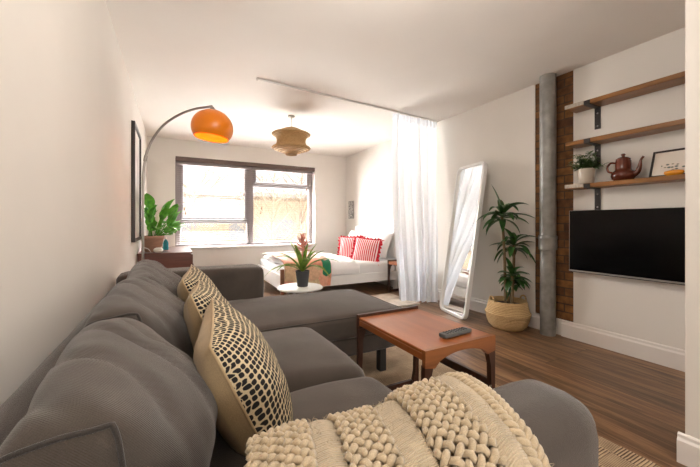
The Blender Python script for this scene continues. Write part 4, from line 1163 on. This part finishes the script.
t = thing('teapot', 'glossy brown pottery teapot on the lowest shelf', 'teapot', (3.5, 1.28, 1.387))
MB().lathe([(0, 0), (0.05, 0), (0.068, 0.012), (0.079, 0.035), (0.077, 0.058), (0.064, 0.076), (0.052, 0.084), (0.05, 0.1), (0.05, 0.155), (0.044, 0.163), (0.0, 0.165)], (0, 0, 0), 44).build('body', M['brownware'], t, auto=50)
MB().lathe([(0.046, 0.162), (0.047, 0.172), (0.03, 0.184), (0.012, 0.188), (0.010, 0.196), (0.016, 0.205), (0.010, 0.213), (0, 0.215)], (0, 0, 0), 32).build('lid', M['brownware'], t, smooth=True)
sp = curve_pts([(0, -0.055, 0.04), (0, -0.09, 0.06), (0, -0.105, 0.1), (0, -0.112, 0.145), (0, -0.128, 0.172)], 6)
MB().tube(sp, [0.026 - 0.018 * min(1, k / 18) for k in range(len(sp))], 14).build('spout', M['brownware'], t, smooth=True)
MB().tube(curve_pts([(0, 0.05, 0.145), (0, 0.085, 0.15), (0, 0.108, 0.12), (0, 0.1, 0.085), (0, 0.07, 0.07)], 7), 0.008, 10).build('handle', M['brownware'], t, smooth=True)

t = thing('small_framed_print', 'small black framed print leaning on the lowest shelf behind an amber dish', 'picture', (3.475, 0.95, 1.388), (0, math.radians(22), 0))
m = MB()
for (a, b_, c, d) in [(-0.165, -0.151, 0, 0.215), (0.151, 0.165, 0, 0.215), (-0.151, 0.151, 0, 0.014), (-0.151, 0.151, 0.201, 0.215)]:
    m.box((0, a, c), (0.016, b_, d), 0.0015, 1)
m.build('frame', M['frame_dark'], t)
MB().box((0.006, -0.152, 0.012), (0.012, 0.152, 0.203)).build('mount', M['mat_white'], t)
MB().box((0.004, -0.105, 0.05), (0.0062, 0.105, 0.105)).build('print', M['print_marks'], t)
o = MB().lathe([(0, 0), (0.03, 0), (0.048, 0.008), (0.055, 0.02), (0.05, 0.031), (0.03, 0.036), (0, 0.036)], (0, 0, 0), 32)
o = o.xf(Matrix.Diagonal((0.45, 1, 1, 1))).build('amber_dish', M['orange_dish'], loc=(3.448, 0.965, 1.387), smooth=True)
tag(o, 'small oval amber dish on the lowest shelf before the framed print', 'dish')

# ------------------------------------------------------------------ television
t = thing('television', 'black flat screen television with a thin silver edge mounted on the wall', 'television', (3.53, 1.2, 0.62))
y0, y1, z0, z1 = 0.71, 1.684, 0.622, 1.165
MB().box((3.5, y0, z0 + 0.018), (3.535, y1, z1), 0.003, 1).build('housing', M['silver'], t, world=True)
MB().box((3.4985, y0 + 0.006, z0 + 0.02), (3.503, y1 - 0.006, z1 - 0.003)).build('screen', M['tv_glass'], t, world=True)
MB().box((3.497, y0, z0 + 0.006), (3.53, y1, z0 + 0.019), 0.002, 1).build('lower_bezel', M['silver'], t, world=True)
MB().box((3.503, y0 + 0.01, z0), (3.53, y1 - 0.01, z0 + 0.0065)).build('soundbar_slot', M['black'], t, world=True)
MB().box((3.535, 1.0, 0.72), (XR - 0.001, 1.4, 1.06), 0.004, 1).build('wall_mount', M['black'], t, world=True)

# ------------------------------------------------------------------ pipe
t = thing('soil_pipe', 'floor to ceiling grey painted iron pipe against the brick strip', 'pipe', (3.508, 1.878, 0))
MB().lathe([(0.066, 0.0), (0.066, 0.8), (0.066, 0.9), (0.069, 0.93), (0.069, 2.449)], (0, 0, 0), 36).build('pipe', M['galv'], t, auto=50)
MB().lathe([(0.066, 0.80), (0.076, 0.805), (0.078, 0.84), (0.077, 0.9), (0.08, 0.905), (0.08, 0.93), (0.069, 0.94)], (0, 0, 0), 36).build('collar', M['galv'], t, auto=50)

# ------------------------------------------------------------------ basket and dracaena
t = thing('seagrass_basket', 'round woven belly basket standing by the pipe', 'basket', (3.352, 2.19, 0))
bp = [(0, 0.0), (0.11, 0.0), (0.145, 0.006), (0.178, 0.04), (0.198, 0.09), (0.206, 0.14), (0.214, 0.153), (0.213, 0.163), (0.202, 0.172), (0.19, 0.215), (0.178, 0.272), (0.172, 0.282), (0.166, 0.275), (0.18, 0.2), (0.19, 0.14), (0.16, 0.04), (0.0, 0.03)]
MB().lathe(bp, (0, 0, 0), 60, fn=lambda a, z: 1 + 0.006 * math.sin(26 * a) + 0.01 * math.sin(3 * a + z * 9)).build('body', M['seagrass'], t, smooth=True)
for a in (2.75, 2.75 + PI):
    pts = []
    for k in range(11):
        f = -1 + 2 * k / 10
        aa = a + f * 0.30
        pts.append((0.172 * math.cos(aa), 0.172 * math.sin(aa), 0.268 + 0.052 * (1 - f * f) ** 0.5))
    MB().tube(pts, 0.0075, 8).build('handle', M['seagrass'], t, smooth=True)
t = thing('dracaena', 'tall dark green dracaena with bare canes growing in the woven basket', 'plant', (3.352, 2.19, 0.032))
MB().lathe([(0, 0), (0.12, 0), (0.145, 0.19), (0.15, 0.2), (0.143, 0.2), (0, 0.19)], (0, 0, 0), 32).build('inner_pot', M['pot_dark'], t, auto=40)
MB().lathe([(0, 0.205), (0.08, 0.208), (0.143, 0.196)], (0, 0, 0), 24).build('soil', M['soil'], t, smooth=True)
rnd = random.Random(9)
heads = [((-0.02, 0.01), (-0.045, 0.03), 1.10, 36, 0.32), ((0.035, -0.02), (0.05, -0.035), 0.80, 30, 0.27), ((0.0, -0.05), (-0.015, -0.06), 0.50, 22, 0.20), ((0.06, 0.03), (0.075, -0.005), 0.42, 18, 0.18)]
fo = MB(); 
for (b0, b1, h, nl, ll) in heads:
    pts = [V((b0[0], b0[1], 0.19)), V((b0[0] * 0.5 + b1[0] * 0.5 + 0.01, b0[1] * 0.5 + b1[1] * 0.5, 0.19 + (h - 0.19) * 0.55)), V((b1[0], b1[1], h))]
    MB().tube(curve_pts(pts, 6), 0.0135, 9).build('stem', M['cane'], t, smooth=True)
    nl = int(nl * 0.75)
    for i in range(nl):
        a = i * 2.39996 + h * 7 + rnd.uniform(-0.5, 0.5); el = 0.05 + 1.25 * (i / nl) + rnd.uniform(-0.25, 0.25)
        d = V((math.cos(a) * math.cos(el), math.sin(a) * math.cos(el), math.sin(el)))
        L_ = ll * (0.85 + 0.3 * rnd.random())
        lim = 0.165 - b1[0]
        if d.x * L_ > lim: d.x *= lim / (d.x * L_) * 0.8; d.normalize(); L_ *= 0.8
        leaf(fo, (b1[0], b1[1], h - 0.05 + 0.07 * i / nl), d, None, L_ * rnd.uniform(0.75, 1.0), 0.062, rnd.uniform(0.9, 2.2), 0.45, 9, peak=0.42)
fo.build('foliage', M['leaf_dark'], t, smooth=True)
o = MB().tube(curve_pts([(3.585, 2.43, 1.20), (3.575, 2.435, 0.9), (3.57, 2.43, 0.6), (3.555, 2.41, 0.33), (3.55, 2.40, 0.18)], 8), 0.0035, 7).build('hanging_cord', M['cable'], loc=(3.57, 2.42, 0.2), world=True, smooth=True)
tag(o, 'thin pale cord hanging down the wall behind the basket plant', 'cord')

# small print by the far corner
t = thing('wall_print', 'small grey patterned print on the wall above the bed', 'picture', (XR, 5.95, 1.14))
m = MB()
MB().box((XR - 0.014, 5.84, 1.145), (XR - 0.001, 6.06, 1.505), 0.002, 1).build('frame', M['galv'], t, world=True)
MB().box((XR - 0.017, 5.855, 1.16), (XR - 0.013, 6.045, 1.49)).build('print', M['print_grey'], t, world=True)

# ------------------------------------------------------------------ light
wd = bpy.data.worlds.new('overcast sky'); SC.world = wd; wd.use_nodes = True
nt = wd.node_tree; bg = nt.nodes['Background']
bg.inputs['Color'].default_value = (0.93, 0.96, 1.0, 1); bg.inputs['Strength'].default_value = 0.55
def area(name, loc, rot, sx, sy, power, color, portal=False):
    l = bpy.data.lights.new(name, 'AREA'); l.shape = 'RECTANGLE'; l.size = sx; l.size_y = sy; l.energy = power; l.color = color
    if portal: l.cycles.is_portal = True
    o = bpy.data.objects.new(name, l); COL.objects.link(o); o.location = loc; o.rotation_euler = rot
    return o
area('window portal', ((WX0 + WX1) / 2, 6.44, (WZ0 + WZ1) / 2), (PI / 2, 0, PI), WX1 - WX0, WZ1 - WZ0, 1, (1, 1, 1), True)
area('fill lamp outside the rear window', (1.17, YB - 0.25, 1.55), (-PI / 2 - 0.5, 0, PI), 2.0, 1.5, 26, (1.0, 0.985, 0.96))  # added lamp, fills the near half from behind the camera
area('fill lamp above the far window', (1.65, 8.2, 3.9), (math.radians(-48), 0, 0), 4.5, 2.2, 2700, (0.97, 0.985, 1.0))  # unseen area lamp standing in for the high sky
area('fill lamp below the far window', (1.65, 8.6, -1.0), (math.radians(-128), 0, 0), 4.5, 2.4, 1700, (1.0, 0.985, 0.96))  # unseen lamp added low outside to brighten the ceiling
sl = bpy.data.lights.new('sun', 'SUN'); sl.energy = 3.6; sl.angle = 0.03; sl.color = (1.0, 0.96, 0.9)
so = bpy.data.objects.new('sun', sl); COL.objects.link(so); so.rotation_euler = V((-0.35, 1.0, -0.95)).to_track_quat('-Z', 'Y').to_euler()
dv = V((1.65, 6.3, 1.45)) - V((-3.6, 12.5, 1.9))
area('fill lamp left of the far window', (-3.6, 12.5, 1.9), dv.to_track_quat('-Z', 'Y').to_euler(), 5.0, 4.0, 960, (1.0, 0.99, 0.97))  # lamp added out of view to brighten the right wall
cl = bpy.data.lights.new('unseen fill lamp over the sofa', 'POINT'); cl.energy = 11; cl.color = (1.0, 0.95, 0.89); cl.shadow_soft_size = 0.15  # bodiless lamp added above the view to brighten the near walls
co_ = bpy.data.objects.new('unseen fill lamp over the sofa', cl); COL.objects.link(co_); co_.location = (1.15, 1.1, 2.17)
pl = bpy.data.lights.new('arc lamp bulb', 'POINT'); pl.energy = 1.0; pl.color = (1, 0.6, 0.25); pl.shadow_soft_size = 0.04
po = bpy.data.objects.new('arc lamp bulb', pl); COL.objects.link(po); po.location = (SX, SY, SZ - 0.01)

# ------------------------------------------------------------------ camera
cam = bpy.data.cameras.new('camera'); co = bpy.data.objects.new('camera', cam); COL.objects.link(co)
F_, VX_, HY_ = 330.0, 174.0, 223.0
cam.sensor_width = 36; cam.lens = F_ / 700 * 36; cam.clip_start = 0.02; cam.clip_end = 300
co.location = (0.38, 0, 1.055)
co.rotation_euler = (PI / 2, 0, -math.atan((350 - VX_) / F_))
cam.shift_y = -(233.5 - HY_) / 700
SC.camera = co
SC.view_settings.view_transform = 'Standard'; SC.view_settings.look = 'None'
SC.view_settings.gamma = 1; SC.view_settings.use_curve_mapping = False
SC.view_settings.exposure = 1.48
